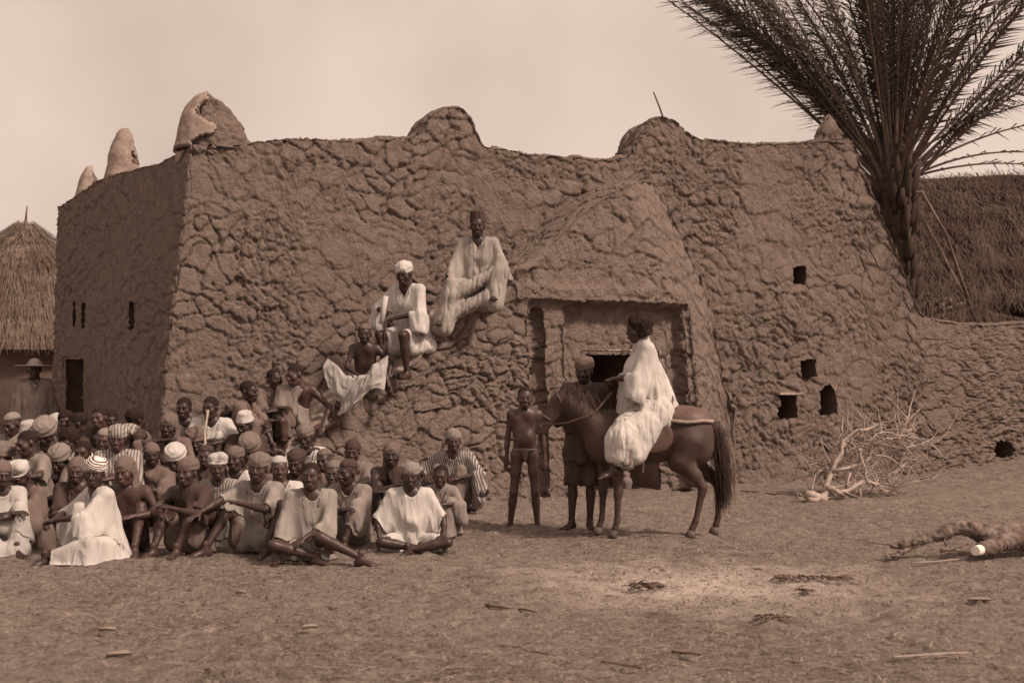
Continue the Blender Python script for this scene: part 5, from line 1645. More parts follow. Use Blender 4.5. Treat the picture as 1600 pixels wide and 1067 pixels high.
GARNAME = {'gown': 'gown', 'tunic': 'tunic', 'smock': 'smock', 'bigrobe': 'robe', 'shawl': 'shoulder_cloth', 'cloak': 'cloak', 'trousers': 'trousers', 'wrap': 'waist_cloth', 'loincloth': 'loincloth', 'legwrap': 'leg_cloth'}
PEOPLE = []
def person(label, px, py, s=.95, yaw=0, pose='knees', wear=(), head='man', gear_=None, gm='tan', skin=1, Y=None, z=None, detail=1, group=None, extra=None, seed=None, foldamp=.016, gscale=1.0, ground_fix=0.0, **o):
    """px,py: where the top of the head shows in the photograph; Y distance (solved from the ground when left out)"""
    o.setdefault('child', head == 'child')
    _r = random.Random(len(PEOPLE) * 13 + 5)
    if pose == 'knees':
        o['hy'] = o.get('hy', 0) + _r.uniform(-13, 13); o['hr'] = o.get('hr', 0) + _r.uniform(-7, 7); o['hp'] = o.get('hp', 0) + _r.uniform(-3, 7)
    if seed is None: seed = len(PEOPLE) * 7 + 1
    if pose in ('knees', 'cross'): s *= .955
    J = solve(pose, s, o)
    topz = {None: .115, 'hair': .118, 'afro': .135, 'mop': .155, 'cap': .135, 'skullcap': .13, 'bandcap': .14, 'fez': .16, 'turban': .145, 'bigturban': .16, 'hood': .135, 'foldcap': .14, 'strawhat': .14}[gear_]
    top = J['hd'] + J['hR'] @ V3(0, .02, 0) * J['hs'] + V3(0, 0, topz * J['hs'])
    Rz = rotz(rad(yaw)); tw_ = Rz @ top
    def locate(Yh):
        X = (px - 800) / FPX * Yh; Zt = CAMZ + (HOR - py) / FPX * Yh
        return V3(X - tw_[0], Yh - tw_[1], Zt - top[2])
    if Y is None:
        lo, hi = 8.0, 19.0
        best = None
        for Yh in np.arange(lo, hi, .02):
            r = locate(Yh); e = abs(r[2] - float(gz(r[0], r[1])) - ground_fix)
            if best is None or e < best[0]: best = (e, Yh)
        Y = best[1]; root = locate(Y); e = root[2] - float(gz(root[0], root[1]))
        root[2] = float(gz(root[0], root[1])) + ground_fix
    else:
        root = locate(Y); e = 0
        if z is not None: root[2] = z
    PEOPLE.append((label, Y, e, root))
    t = thing('person', label, 'person', root, rad(yaw), group)
    h = .0190 if detail else .0250
    me = body_mesh(J, head, skin, detail, detail or o.get('hands', False), h)
    link('body', me, t)
    for gi, w in enumerate(wear):
        kind, mat = w[0], w[1]
        if callable(kind): P = kind(J); name = w[2]
        else: P = garment(kind, J); name = GARNAME[kind.split('+')[0]]
        V, F = nets(P, .0158 if detail else .0230)
        V = folds(V, F, foldamp * (.8 if kind != 'loincloth' else .2), seed + gi)
        if kind != 'loincloth' and len(V): V = drape(V, F, J['grid'], 26 if detail else 12, zmin=.012 if pose in ('knees', 'cross') else None)
        if pose in ('knees', 'cross'): V[:, 2] = np.maximum(V[:, 2], .012 + .004 * np.abs(vnoise(V, 20, 2)))
        link(name, mesh_np(name, V, F, [M[mat]]), t)
    if gear_:
        V, F = gear(gear_)
        mt = M['hair'] if GNAME[gear_] == 'hair' else M[gm]
        link(GNAME[gear_], mesh_np(GNAME[gear_], place(V * J['hs'] * gscale, J['hR'], J['hd']), F, [mt]), t)
    if detail:
        for sg in (-1, 1):
            c = V3(sg * .030, -.0755, -.0005)
            th = np.linspace(0, 2 * PI, 9)
            mb = MB()
            u = np.linspace(0, PI, 6)
            P = np.stack([np.outer(np.sin(u), np.cos(th)) * .0088, -np.repeat(np.cos(u)[:, None], 9, 1) * .0088 - .0030, np.outer(np.sin(u), np.sin(th)) * .0050], -1)
            F = grid_faces(6, 9); mb.add(P.reshape(-1, 3) + c, F, 0)
            P2 = P * .55 + V3(0, -.0062, 0); mb.add(P2.reshape(-1, 3) + c, F, 1)
            V = np.vstack(mb.V); V = place(V * J['hs'], J['hR'], J['hd'])
            link('eye', mesh_np('eye', V, np.vstack(mb.F), [M['eye'], M['iris']], True, np.concatenate(mb.M)), t)
    if extra: extra(t, J)
    return t, J, root
# ------------------------------------------------------------------ the seated crowd
G = 'people seated on the ground before the mud house'
def K(**k): return k
# ---- front row, left to right
person('crowd member at the left picture edge half hidden in a pale heaped robe', 2, 742, .95, 30, 'knees', [('bigrobe', 'offwhite'), ('legwrap', 'offwhite')], gear_='cap', gm='brown', skin=0, Y=10.9, z=0.0, group=G)
person('man in white robe and trousers with boldly striped turban, seated side-on in front', 149, 711, 1.0, -52, 'knees',
       [('bigrobe', 'white'), ('trousers', 'white')], gear_='turban', gm='striped_hat', skin=0, group=G, hy=62, hp=4, foldamp=.016,
       an=[V3(-.04, -.42, .07), V3(.10, -.62, .06)], kp=[V3(0, -.4, 1), V3(.9, -.2, .35)], wr=[V3(-.10, -.50, .34), V3(.02, -.50, .36)], fd=[V3(0, -1, 0), V3(.1, -1, -.1)])
person('shirtless man in dark headcloth, bare shins drawn up, right of the striped turban', 196, 712, .98, 6, 'knees', [('wrap', 'dark')], gear_='hood', gm='brown', skin=2, group=G, hp=6,
       an=[V3(-.09, -.42, .07), V3(.13, -.44, .07)], wr=[V3(.0, -.48, .15), V3(.10, -.42, .36)], hand=['relax', 'relax'])
person('small bare-headed child peering between the front-row men, left of the pale folded cap', 246, 730, .68, 12, 'knees', [('shawl', 'brown'), ('wrap', 'dark')], head='child', gear_='hair', skin=1, group=G, hp=5, hr=-6)
person('frowning man in dark round headcloth, arms on his knees, right of the small child', 294, 712, .97, -18, 'knees', [('shawl', 'dark'), ('wrap', 'brown')], gear_='turban', gm='brown', skin=1, group=G, hy=16,
       wr=[V3(-.08, -.46, .38), V3(-.02, -.40, .44)], an=[V3(-.14, -.50, .07), V3(.06, -.44, .07)])
person('boy in a pale folded cap, striped shirt and white trousers, looking straight ahead', 341, 709, .92, -18, 'knees', [('smock', 'striped'), ('trousers', 'white')], gear_='foldcap', gm='offwhite', skin=1, group=G, hy=14, hp=-2,
       wr=[V3(-.14, -.38, .34), V3(.02, -.40, .30)], an=[V3(-.14, -.40, .07), V3(.10, -.46, .07)])
person('long-armed man in dark wound turban stretching one bare arm over his knees in front', 404, 704, 1.02, -20, 'knees', [('smock+noskirt', 'coarse'), ('wrap', 'brown')], gear_='turban', gm='grey', skin=1, group=G, hy=18, hp=2,
       an=[V3(-.30, -.52, .07), V3(.20, -.36, .07)], kp=[V3(-.25, -.4, 1), V3(.5, -.4, 1)], wr=[V3(-.34, -.72, .34), V3(-.04, -.42, .46)], palm=[V3(0, 0, -1), V3(0, 0, -1)], hand=['flat', 'relax'], fd=[V3(-.7, -1, 0), V3(.1, -1, 0)])
person('bare-headed man in wide coarse tunic, one bare foot pushed out to the right', 486, 722, .955, 8, 'cross', [('bigrobe+short', 'coarse')], gear_='hair', skin=1, group=G, hy=-8, hp=-2, foldamp=.014,
       an=[V3(.06, -.34, .06), V3(.44, -.44, .06)], kp=[V3(-.8, -.8, .25), V3(.1, -1, .30)], wr=[V3(-.30, -.30, .10), V3(-.06, -.34, .22)], ep=[V3(-1, .2, 0), V3(1, -.2, -.5)], fd=[V3(.9, -.4, -.1), V3(.9, -.5, 0)], hand=['flat', 'relax'])
person('smiling boy with a thin skullcap leaning in behind the shaved-headed man', 522, 718, .88, 10, 'knees', [('smock', 'coarse')], head='child', gear_='skullcap', gm='grey', skin=2, group=G, hy=-8, ground_fix=0)
person('boy in white V-necked tunic and wound cap sitting cross-legged in the front row', 641, 719, .90, 4, 'cross', [('smock', 'white')], gear_='turban', gm='tan', skin=0, group=G, hp=2, foldamp=.012,
       wr=[V3(-.30, -.22, .12), V3(.34, -.24, .12)], hand=['relax', 'relax'], an=[V3(.10, -.30, .055), V3(-.02, -.38, .055)], kp=[V3(-1, -.6, .2), V3(1, -.6, .1)])
# ---- second row
person('dark head turned in profile close behind the smiling boy in the skullcap', 545, 716, .93, -20, 'knees', [('gown', 'tan')], gear_='skullcap', gm='dark', skin=0, group=G, hy=-20, detail=1)
person('man in a dark fur-like cap with arms folded across his chest, behind the pale-tunic sitters', 551, 685, 1.0, 10, 'knees', [('cloak', 'grey')], gear_='cap', gm='dark', skin=1, group=G, hy=-6, wr=[V3(.14, -.36, .40), V3(-.10, -.38, .42)])
person('lean man in dark hood hugging his knees just behind the white V-necked tunic boy', 612, 690, 1.0, 4, 'knees', [('shawl', 'dark'), ('wrap', 'dark')], gear_='hood', gm='brown', skin=0, group=G, hy=-4, wr=[V3(.06, -.36, .44), V3(-.04, -.40, .38)])
person('man in plain pale cap set back from his forehead, right of the long-armed man', 436, 711, .96, 0, 'knees', [('gown', 'white')], gear_='skullcap', gm='offwhite', skin=2, group=G, hy=6)
person('dark-turbaned man glancing down between the pale-capped face and the hand-on-chin sitter', 464, 699, .98, 6, 'knees', [('cloak', 'dark')], gear_='turban', gm='dark', skin=0, group=G, hy=-10, hp=8)
person('man in white sleeves and grey wound turban holding a hand to his chin', 478, 660, 1.02, 6, 'knees', [('bigrobe', 'white')], gear_='turban', gm='grey', skin=0, group=G, hp=10, wr=[V3(.02, -.34, .58), V3(-.08, -.40, .42)], ep=[V3(-1, -.5, -.6), V3(1, 0, -.4)])
person('man in a dark turban just left of the long-armed man, white at his collar', 368, 695, .98, -6, 'knees', [('gown', 'white')], gear_='turban', gm='brown', skin=0, group=G, hy=8)
person('bowed head under a large grey cap with a hand raised before it', 391, 674, 1.0, -8, 'knees', [('cloak', 'brown')], gear_='bigturban', gm='grey', skin=1, group=G, hp=32, wr=[V3(-.06, -.42, .50), V3(.10, -.42, .46)])
person('man in a white banded cap and dark smock looking down at his knees', 384, 641, 1.0, -12, 'knees', [('cloak', 'dark')], gear_='bandcap', gm='white', skin=0, group=G, hp=20, Y=13.5)
person('man in a tall dark turban behind the held staff, face in shadow', 307, 665, 1.0, -2, 'knees', [('cloak', 'brown')], gear_='bigturban', gm='brown', skin=0, group=G, hp=4)
person('bowed head in a bright white turban in the thick of the crowd', 275, 690, .98, -10, 'knees', [('gown', 'brown')], gear_='bigturban', gm='white', skin=1, group=G, hp=26, gscale=.96)
person('hooded man resting his chin in his hand, elbow stretched to the left', 264, 645, 1.0, -12, 'knees', [('gown', 'brown')], gear_='hood', gm='brown', skin=0, group=G, hp=6, Y=13.1, wr=[V3(-.02, -.30, .60), V3(.10, -.36, .42)], ep=[V3(-1.2, -.6, -.2), V3(1, 0, -.4)], hand=['flat', 'relax'])
person('man in striped headcloth and pale striped wrap behind the shirtless sitter', 184, 661, 1.0, 10, 'knees', [('cloak', 'striped')], gear_='turban', gm='striped', skin=2, group=G, hy=-4, Y=12.3)
person('tilted head in a plain pale-edged cap touching the striped headcloth', 163, 668, .97, 15, 'knees', [('gown', 'grey')], gear_='skullcap', gm='tan', skin=1, group=G, hr=10, Y=12.9)
person('figure seen from behind in a pleated pale turban, right of the striped headcloth', 202, 660, 1.0, 160, 'knees', [('gown', 'tan')], gear_='bigturban', gm='striped', skin=0, group=G, Y=13.2, detail=0)
person('man in a sand-coloured smooth turban looking down, sleeve reaching left behind the striped turban', 95, 691, 1.0, -35, 'knees', [('smock', 'brown')], gear_='bigturban', gm='tan', skin=0, group=G, hp=14, hy=10, wr=[V3(-.12, -.56, .30), V3(.05, -.50, .34)], gscale=.95)
person('lean face close behind the left side of the boldly striped turban', 121, 713, .95, 6, 'knees', [('gown', 'dark')], gear_='hood', gm='brown', skin=2, group=G, hy=10, Y=11.8)
person('bowed figure under a crumpled bright white cap near the left edge', 34, 718, .92, -20, 'knees', [('cloak', 'brown')], gear_='foldcap', gm='white', skin=0, group=G, hp=34)
person('dark figure in a close brown cap second from the left edge, front of the crowd', 11, 719, .96, 25, 'knees', [('gown', 'brown')], gear_='cap', gm='brown', skin=1, group=G, hy=10, Y=11.6, wr=[V3(-.1, -.5, .34), V3(.14, -.5, .30)])
# ---- back rows
B = dict(detail=0, group=G)
person('seated elder with a smooth tan skullcap at the far left of the back row', 21, 643, 1.0, -10, 'knees', [('gown', 'tan')], gear_='skullcap', gm='tan', skin=0, hp=15, Y=13.6, **B)
person('man with a flat pale cap in the back row beside the tan skullcap', 47, 656, 1.0, 0, 'knees', [('gown', 'tan')], gear_='bandcap', gm='offwhite', skin=1, hp=18, Y=13.0, **B)
person('large round tan cap bent forward in the back row, arm stretched from the left', 72, 649, 1.03, -8, 'knees', [('gown', 'grey')], gear_='bigturban', gm='tan', skin=0, hp=26, Y=12.9, **B)
person('face with a pale headband in the back row left of the side doorway', 88, 644, .95, 5, 'knees', [('gown', 'white')], gear_='turban', gm='offwhite', skin=1, Y=14.6, **B)
person('dark-haired bare head in the back row just below the side doorway', 103, 640, .97, 12, 'knees', [('cloak', 'brown')], gear_='afro', skin=1, Y=14.3, **B)
person('figure in a rumpled white robe with a dark mop of hair, behind the sand-coloured turban', 110, 666, 1.0, -15, 'knees', [('bigrobe', 'white')], gear_='afro', skin=0, Y=12.6, hp=20, **B)
person('dark head leaning left at the foot of the side doorway', 124, 644, 1.0, -70, 'knees', [('cloak', 'dark')], gear_='hair', skin=0, Y=14.2, hp=10, **B)
person('bald-browed man in the back row right of the side doorway', 157, 636, 1.0, -8, 'knees', [('cloak', 'dark')], gear_='hair', skin=2, Y=14.0, **B)
person('dark bushy head touching the bald-browed man in the back row', 171, 638, 1.0, 40, 'knees', [('cloak', 'dark')], gear_='afro', skin=0, Y=14.3, **B)
person('dark round head turned to the wall, alone before the corner of the house', 211, 637, 1.0, 150, 'knees', [('cloak', 'brown')], gear_='afro', skin=0, Y=14.0, **B)
person('low dark head tucked under the wall corner beside the pleated turban', 218, 669, .95, 20, 'knees', [('cloak', 'dark')], gear_='cap', gm='dark', skin=0, Y=13.2, **B)
person('half-hidden head at the left picture edge above the brown cap', 4, 687, 1.0, 10, 'knees', [('gown', 'brown')], gear_='bigturban', gm='grey', skin=0, Y=12.3, **B)
person('man with a bare arm and white bracelet reaching across the left back rows', 44, 672, 1.0, -30, 'knees', [('smock', 'tan')], gear_='hair', skin=1, Y=12.2, hands=True, hp=12, detail=0, group=G, wr=[V3(-.05, -.58, .40), V3(.20, -.52, .42)])
person('narrow face with bare scalp in the gap behind the sand-coloured turban', 130, 688, .95, 0, 'knees', [('gown', 'grey')], gear_='hair', skin=1, Y=12.4, **B)
person('dark face in a shabby cap in the gap left of the white turban', 237, 690, .95, 5, 'knees', [('cloak', 'brown')], gear_='cap', gm='brown', skin=0, Y=12.6, **B)
person('boy half hidden behind the pale folded cap, dark cap on his head', 322, 694, .90, 5, 'knees', [('cloak', 'dark')], gear_='skullcap', gm='dark', skin=1, Y=12.5, **B)
person('head in a dim brown cap in the gap above the shaved-headed man', 508, 700, .92, -5, 'knees', [('cloak', 'brown')], gear_='skullcap', gm='brown', skin=0, Y=12.6, **B)
# those with their backs to the wall of the house
person('dark-faced youth with a pale cloth on his shoulder sitting against the house wall', 288, 620, 1.0, 8, 'knees', [('bigrobe', 'tan')], gear_='hair', skin=0, Y=13.9, group=G, hp=4)
person('man in a bright white robe holding a long pale staff upright before his face', 330, 619, 1.0, -2, 'knees', [('bigrobe', 'white')], gear_='hair', skin=0, Y=13.7, group=G, wr=[V3(-.02, -.34, .38), V3(.12, -.36, .36)], ep=[V3(-1, 0, -.4), V3(1, 0, -.4)])
person('bare-headed youth in profile facing right, at the foot of the stair', 387, 594, 1.0, 78, 'knees', [('gown', 'brown')], gear_='hair', skin=0, Y=14.2, group=G)
person('dark-haired child sitting low right of the staff holder, against the wall', 356, 640, .85, 0, 'knees', [('gown', 'white')], head='child', gear_='afro', skin=0, Y=14.2, **B)
person('youth in a dim brown wrap sitting on the lowest stair behind the leaning bare-chested man', 428, 576, 1.0, 10, 'knees', [('cloak', 'brown')], gear_='hair', skin=0, Y=14.8, group=G, hy=20)
person('bare-chested young man leaning on one long straight arm with a cloth hung over his shoulder', 463, 568, 1.05, 8, 'knees', [('shawl+l', 'tan'), ('wrap', 'brown')], gear_='hair', skin=2, Y=14.7, group=G, hy=-50, hp=14, lean=20,
       wr=[V3(-.20, -.36, -.30), V3(.30, -.30, .14)], ep=[V3(-1, .2, 0), V3(1, .2, -.4)], an=[V3(-.12, -.42, -.2), V3(.06, -.30, .06)], kp=[V3(-.2, -1, .5), V3(1, -.5, .2)], fd=[V3(0, -1, 0), V3(-.4, -1, 0)])

# right end of the crowd: crouching pair near the wall
person('man in narrow-striped robe and pale cap crouching apart at the crowd\'s right end', 708, 668, 1.06, -22, 'knees', [('bigrobe', 'striped_dark'), ('trousers', 'grey')], gear_='cap', gm='tan', skin=2, group=G, hy=30, foldamp=.014, ground_fix=0.05,
       wr=[V3(-.22, -.40, .36), V3(.18, -.40, .36)])
person('child in front of the striped-robed man with a pale cloth spread over his knees', 689, 726, .78, -8, 'knees', [('cloak', 'tan'), ('legwrap', 'tan')], head='child', gear_='hair', skin=1, group=G, wr=[V3(-.06, -.42, .42), V3(.10, -.42, .42)])

# ---- on the stair
def seat_of(px, py, off): return wall_px(px, py, off)
SG = 'people sitting on the outside stair'
t, J, r = person('bare-chested boy in dark cap sitting on the stair with a big pale cloth', 570, 505, .88, 2, 'seat', [('wrap', 'offwhite')], head='child', gear_='skullcap', gm='brown', skin=0, Y=15.1, group=SG, hp=3,
       wr=[V3(-.06, -.34, .18), V3(.32, -.28, .14)], an=[V3(-.34, -.46, -.26), V3(.36, -.42, -.02)], kp=[V3(-.3, -1, .8), V3(.5, -1, .6)], fd=[V3(-.6, -1, -.3), V3(.5, -1, 0)])
BOY = r
t, J, r = person('old man in white robe and white turban on the stair, his shins bare', 632, 406, 1.09, -32, 'seat', [('bigrobe+short', 'white'), ('wrap', 'white')], head='old', gear_='turban', gm='white', skin=0, Y=15.25, group=SG, hy=18, hp=16, lean=20, foldamp=.016,
       wr=[V3(-.16, -.40, .30), V3(.0, -.36, .22)], hand=['grip', 'grip'], an=[V3(-.12, -.40, -.36), V3(.14, -.36, -.37)], kp=[V3(-.3, -1, .5), V3(.1, -1, .5)])
OLD, OLDJ = r, J
t, J, r = person('man in a dark fez and loose pale gown, highest of the sitters on the stair', 746, 330, 1.12, -6, 'seat', [('bigrobe', 'pale'), ('legwrap', 'pale')], gear_='fez', gm='dark', skin=0, Y=15.65, group=SG, hy=6, hp=4, lean=6, foldamp=.018,
       wr=[V3(-.34, -.30, -.02), V3(.16, -.30, .18)], an=[V3(-.34, -.42, -.28), V3(.20, -.36, -.02)], kp=[V3(-.3, -1, .5), V3(.6, -1, .8)])
TOPM = r

def cloth_sheet(name, rows, mat, parent, nu=60, nv=50, wav=.012, seed=1, thick=.006):
    """smooth sheet lofted through rows of world points (parent-relative), with folds"""
    R = np.array(rows, float); a, b = R.shape[:2]
    def res(A, n, ax):
        m_ = A.shape[ax]; t = np.linspace(0, m_ - 1, n)
        i = np.clip(np.floor(t).astype(int), 0, m_ - 2); f = t - i
        A = np.moveaxis(A, ax, 0)
        p1, p2 = A[i], A[i + 1]; p0 = A[np.maximum(i - 1, 0)]; p3 = A[np.minimum(i + 2, m_ - 1)]
        f = f.reshape((-1,) + (1,) * (A.ndim - 1))
        o = .5 * ((2 * p1) + (-p0 + p2) * f + (2 * p0 - 5 * p1 + 4 * p2 - p3) * f ** 2 + (-p0 + 3 * p1 - 3 * p2 + p3) * f ** 3)
        return np.moveaxis(o, 0, ax)
    P = res(res(R, nv, 0), nu, 1)
    N_ = normals_grid(P)
    u = np.linspace(0, 1, nu)[None, :, None]
    Q = np.concatenate([np.repeat(u, nv, 0), np.repeat(np.linspace(0, 1, nv)[:, None, None] * .35, nu, 1), 0 * np.repeat(u, nv, 0)], -1).reshape(-1, 3)
    w = (1 - 2 * np.abs(vnoise(Q, 6, seed))) + .35 * (1 - 2 * np.abs(vnoise(Q, 14, seed + 3)))
    P = P + N_ * (wav * w.reshape(nv, nu))[..., None]
    o = link(name, mesh_np(name, P.reshape(-1, 3), grid_faces(nv, nu), [M[mat]]), parent)
    sm = o.modifiers.new('thickness', 'SOLIDIFY'); sm.thickness = thick
    return o

# big pale cloth held across the boy's lap and hanging over the stair
bt = [o for o in COL.objects if o.get('label', '').startswith('bare-chested boy')][0]
inv = np.linalg.inv(np.array(Matrix.Translation(bt.location) @ Matrix.Rotation(bt.rotation_euler.z, 4, 'Z')))
def loc(px, py, Y):
    p = px3(px, py, Y); q = inv @ np.array([*p, 1]); return q[:3]
ye = 14.72
cloth_sheet('lap_cloth', [
    [loc(512, 560, ye - .02), loc(528, 572, ye - .02), loc(545, 590, ye - .05), loc(566, 586, ye - .10), loc(588, 566, ye - .12), loc(606, 556, ye - .08)],
    [loc(505, 576, ye - .03), loc(522, 592, ye - .05), loc(544, 606, ye - .10), loc(566, 598, ye - .16), loc(588, 580, ye - .18), loc(606, 572, ye - .12)],
    [loc(512, 600, ye - .02), loc(526, 612, ye - .05), loc(543, 618, ye - .12), loc(566, 612, ye - .18), loc(586, 598, ye - .20), loc(603, 592, ye - .14)],
    [loc(526, 624, ye - .02), loc(533, 628, ye - .05), loc(545, 628, ye - .12), loc(562, 620, ye - .18), loc(584, 606, ye - .20), loc(600, 610, ye - .14)]],
    'offwhite', bt, seed=3, wav=.018)
cloth_sheet('cloth_end', [
    [loc(560, 592, ye - .20), loc(572, 588, ye - .22), loc(585, 582, ye - .24)],
    [loc(545, 612, ye - .17), loc(562, 612, ye - .20), loc(580, 604, ye - .22)],
    [loc(536, 632, ye - .13), loc(550, 630, ye - .17), loc(566, 622, ye - .20)],
    [loc(528, 650, ye - .10), loc(540, 644, ye - .13), loc(556, 636, ye - .17)]], 'offwhite', bt, 40, 40, seed=8, wav=.016)

# things held
def simple_tube(name, label, cat, pts, rr, mat, sides=10, **kw):
    pts = np.array(pts); c = pts[0]
    V, F = tube(pts - c, rr, sides); o = link(name, mesh_np(name, V, F, [M[mat]]), label=label, category=cat); o.location = c
    return o
oR = rotz(rad(-32))
hand0 = OLD + oR @ OLDJ['wr'][0]
yh = hand0[1] - .07
simple_tube('wrapped_baton', 'short thick white wrapped baton gripped by the old man on the stair', 'baton', [px3(603, 463, yh - .02), px3(600, 480, yh - .03), px3(596, 506, yh - .05)], [.030, .034, .032], 'white', 14)
simple_tube('walking_stick', 'thin dark walking stick standing between the knees of the old man on the stair', 'stick', [px3(607, 470, yh), px3(603, 505, yh), px3(598, 546, yh + .02)], [.010, .011, .009], 'darkwood')
simple_tube('staff', 'long pale peeled staff held upright in the crowd by the white-robed man', 'staff', [px3(325, 641, 13.2), px3(323, 655, 13.15), px3(320, 675, 13.05), px3(321, 700, 12.9), px3(319, 722, 12.7), px3(316, 750, 12.5)], [.014, .013, .013, .013, .012, .012], 'stick', 10)
simple_tube('stick', 'short pale stick on the ground before the boy in the white V-necked tunic', 'stick', [gnd(632, 857) + V3(0, 0, .03), gnd(667, 859) + V3(0, 0, .03)], [.009, .007], 'stick', 7)
simple_tube('stick', 'thin pale stick on the ground at the feet of the striped-robed man', 'stick', [gnd(722, 818) + V3(0, 0, .02), gnd(742, 813) + V3(0, 0, .02)], [.009, .006], 'stick', 7)

# ---- standing people
person('thin naked boy with a cord round his hips standing beside the horse\'s head', 820, 604, .865, 3, 'stand', [('loincloth', 'brown')], head='child', gear_='hair', skin=2, group=None, belly=1, build=.88, Y=12.95,
       wr=[V3(-.22, .02, .82), V3(.25, -.02, .78)], an=[V3(-.17, 0, .085), V3(.15, -.02, .085)], hr=2)
person('man in wide-brimmed straw hat standing beside the round hut at far left', 54, 560, 1.0, 20, 'stand', [('bigrobe+noskirt', 'grey'), ('trousers', 'grey')], gear_='strawhat', gm='tan', skin=0, Y=17.0, detail=0, gscale=1.05)
person('groom in a dark turban standing behind the horse\'s neck, bare legs beside its forelegs', 913, 562, .98, -14, 'stand', [('smock+noskirt', 'dark'), ('wrap', 'dark')], gear_='turban', gm='brown', skin=0, Y=12.45, z=0.02, hp=8,
       wr=[V3(-.30, -.28, 1.12), V3(.20, -.15, .95)], an=[V3(-.12, -.05, .085), V3(.06, -.02, .085)], hand=['grip', 'relax'])

# ------------------------------------------------------------------ horse, saddle, rider
HY = 12.1
hx = (1000 - 800) / FPX * HY
hg = float(gz(hx, HY)) + .005
horse = thing('horse', 'small dark bay horse standing in profile facing left before the doorway', 'horse', (hx, HY, hg), 0)
def horse_prims():
    P = [ell((.02, 0, .90), (.46, .215, .225)), ell((-.28, 0, .90), (.24, .19, .25), k=.08), ell((.42, 0, .98), (.27, .215, .235), k=.08), ell((.50, 0, .86), (.20, .20, .22), k=.06),
         cone((-.26, 0, 1.10), (.10, 0, 1.06), .085, .10, .08),
         cone((-.34, 0, 1.00), (-.60, 0, 1.20), .175, .115, .08), cone((-.55, 0, 1.18), (-.72, 0, 1.30), .115, .088, .05), cone((-.40, 0, 1.10), (-.68, 0, 1.33), .07, .06, .05),
         ell((-.76, 0, 1.26), (.095, .070, .085), k=.04), cone((-.77, 0, 1.28), (-.93, 0, 1.04), .062, .045, .03), cone((-.75, 0, 1.20), (-.90, 0, 1.02), .060, .036, .03), ell((-.945, 0, 1.00), (.050, .042, .048), k=.03),
         ell((-.955, -.038, 1.005), (.012, .010, .014), k=.008, sub=True), ell((-.955, .038, 1.005), (.012, .010, .014), k=.008, sub=True),
         cone((-.70, -.045, 1.33), (-.715, -.058, 1.425), .024, .008, .012), cone((-.70, .045, 1.33), (-.715, .058, 1.425), .024, .008, .012),
         cone((-.915, -.02, .975), (-.955, 0, .975), .022, .02, .01)]
    def leg(pts, rr):
        for (a, b, ra, rb) in zip(pts[:-1], pts[1:], rr[:-1], rr[1:]): P.append(cone(a, b, ra, rb, .025))
    leg([(-.26, -.12, .86), (-.23, -.13, .66), (-.215, -.13, .43), (-.22, -.13, .40), (-.225, -.13, .16), (-.25, -.13, .075)], [.105, .062, .040, .036, .026, .032])
    leg([(-.30, .12, .86), (-.33, .13, .66), (-.34, .13, .43), (-.34, .13, .40), (-.35, .13, .16), (-.375, .13, .075)], [.105, .062, .040, .036, .026, .032])
    leg([(.44, -.11, .90), (.36, -.13, .72), (.50, -.135, .58), (.575, -.135, .47), (.565, -.135, .42), (.51, -.135, .16), (.475, -.135, .085)], [.16, .115, .066, .042, .036, .027, .034])
    leg([(.54, .11, .90), (.48, .13, .72), (.66, .135, .58), (.76, .135, .48), (.765, .135, .43), (.76, .135, .17), (.74, .135, .085)], [.15, .11, .064, .042, .036, .027, .034])
    return P
V, F = nets(horse_prims(), .0135)
link('body', mesh_np('body', V, F, [M['coat']]), horse)
for (x, y) in ((-.265, -.13), (-.39, .13), (.46, -.135), (.725, .135)):
    V, F = tube([(x - .012, y, 0), (x, y, .03), (x + .010, y, .07)], [.050, .046, .037], 14)
    link('hoof', mesh_np('hoof', V, F, [M['hoof']]), horse)
def hair_strips(name, roots, dirs, L_, n, seed, parent, spread=.04, w=.006):
    rng = np.random.default_rng(seed); R = np.array(roots, float); D = np.array(dirs, float)
    t = rng.uniform(0, len(R) - 1.001, n); i = t.astype(int); f = (t - i)[:, None]
    p = R[i] * (1 - f) + R[i + 1] * f + rng.normal(0, spread * .4, (n, 3))
    d = D[i] * (1 - f) + D[i + 1] * f + rng.normal(0, spread, (n, 3))
    rows = []
    for k in range(6):
        q = k / 5
        c = p + d * (q * L_) + np.array([0, 0, -1.0]) * (q ** 2 * L_ * .25) + rng.normal(0, .004, (n, 3))
        ww = w * (1 - .7 * q)
        rows += [c + np.array([ww, 0, 0]), c - np.array([ww * .3, ww, 0])]
    V = np.stack(rows, 1).reshape(-1, 3); b = (np.arange(n) * 12)[:, None]
    F = np.concatenate([b + np.array([[2 * k, 2 * k + 1, 2 * k + 3, 2 * k + 2]]) for k in range(5)])
    return link(name, mesh_np(name, V, F, [M['mane']]), parent)
hair_strips('mane', [(-.32, -.02, 1.17), (-.48, -.02, 1.27), (-.62, -.01, 1.36), (-.68, -.01, 1.385)], [(.25, -.35, -.5), (.22, -.35, -.6), (.2, -.3, -.6), (.15, -.2, -.6)], .12, 700, 3, horse, .10, .0045)
V, F = nets([cone((.64, .02, 1.06), (.72, .03, 1.00), .04, .045), cone((.72, .03, 1.00), (.77, .04, .80), .045, .052), cone((.77, .04, .80), (.79, .04, .55), .052, .045), cone((.79, .04, .55), (.78, .03, .36), .045, .02)], .014)
tl = link('tail', mesh_np('tail', folds(V, F, .012, 4, 6, 22), F, [M['mane']]), horse)
hair_strips('tail_hair', [(.70, .0, 1.02), (.76, .03, .85), (.79, .03, .70), (.79, .03, .55)], [(.25, -.1, -.9), (.12, 0, -1), (.05, 0, -1), (0, 0, -1)], .26, 800, 5, tl, .08, .0045)
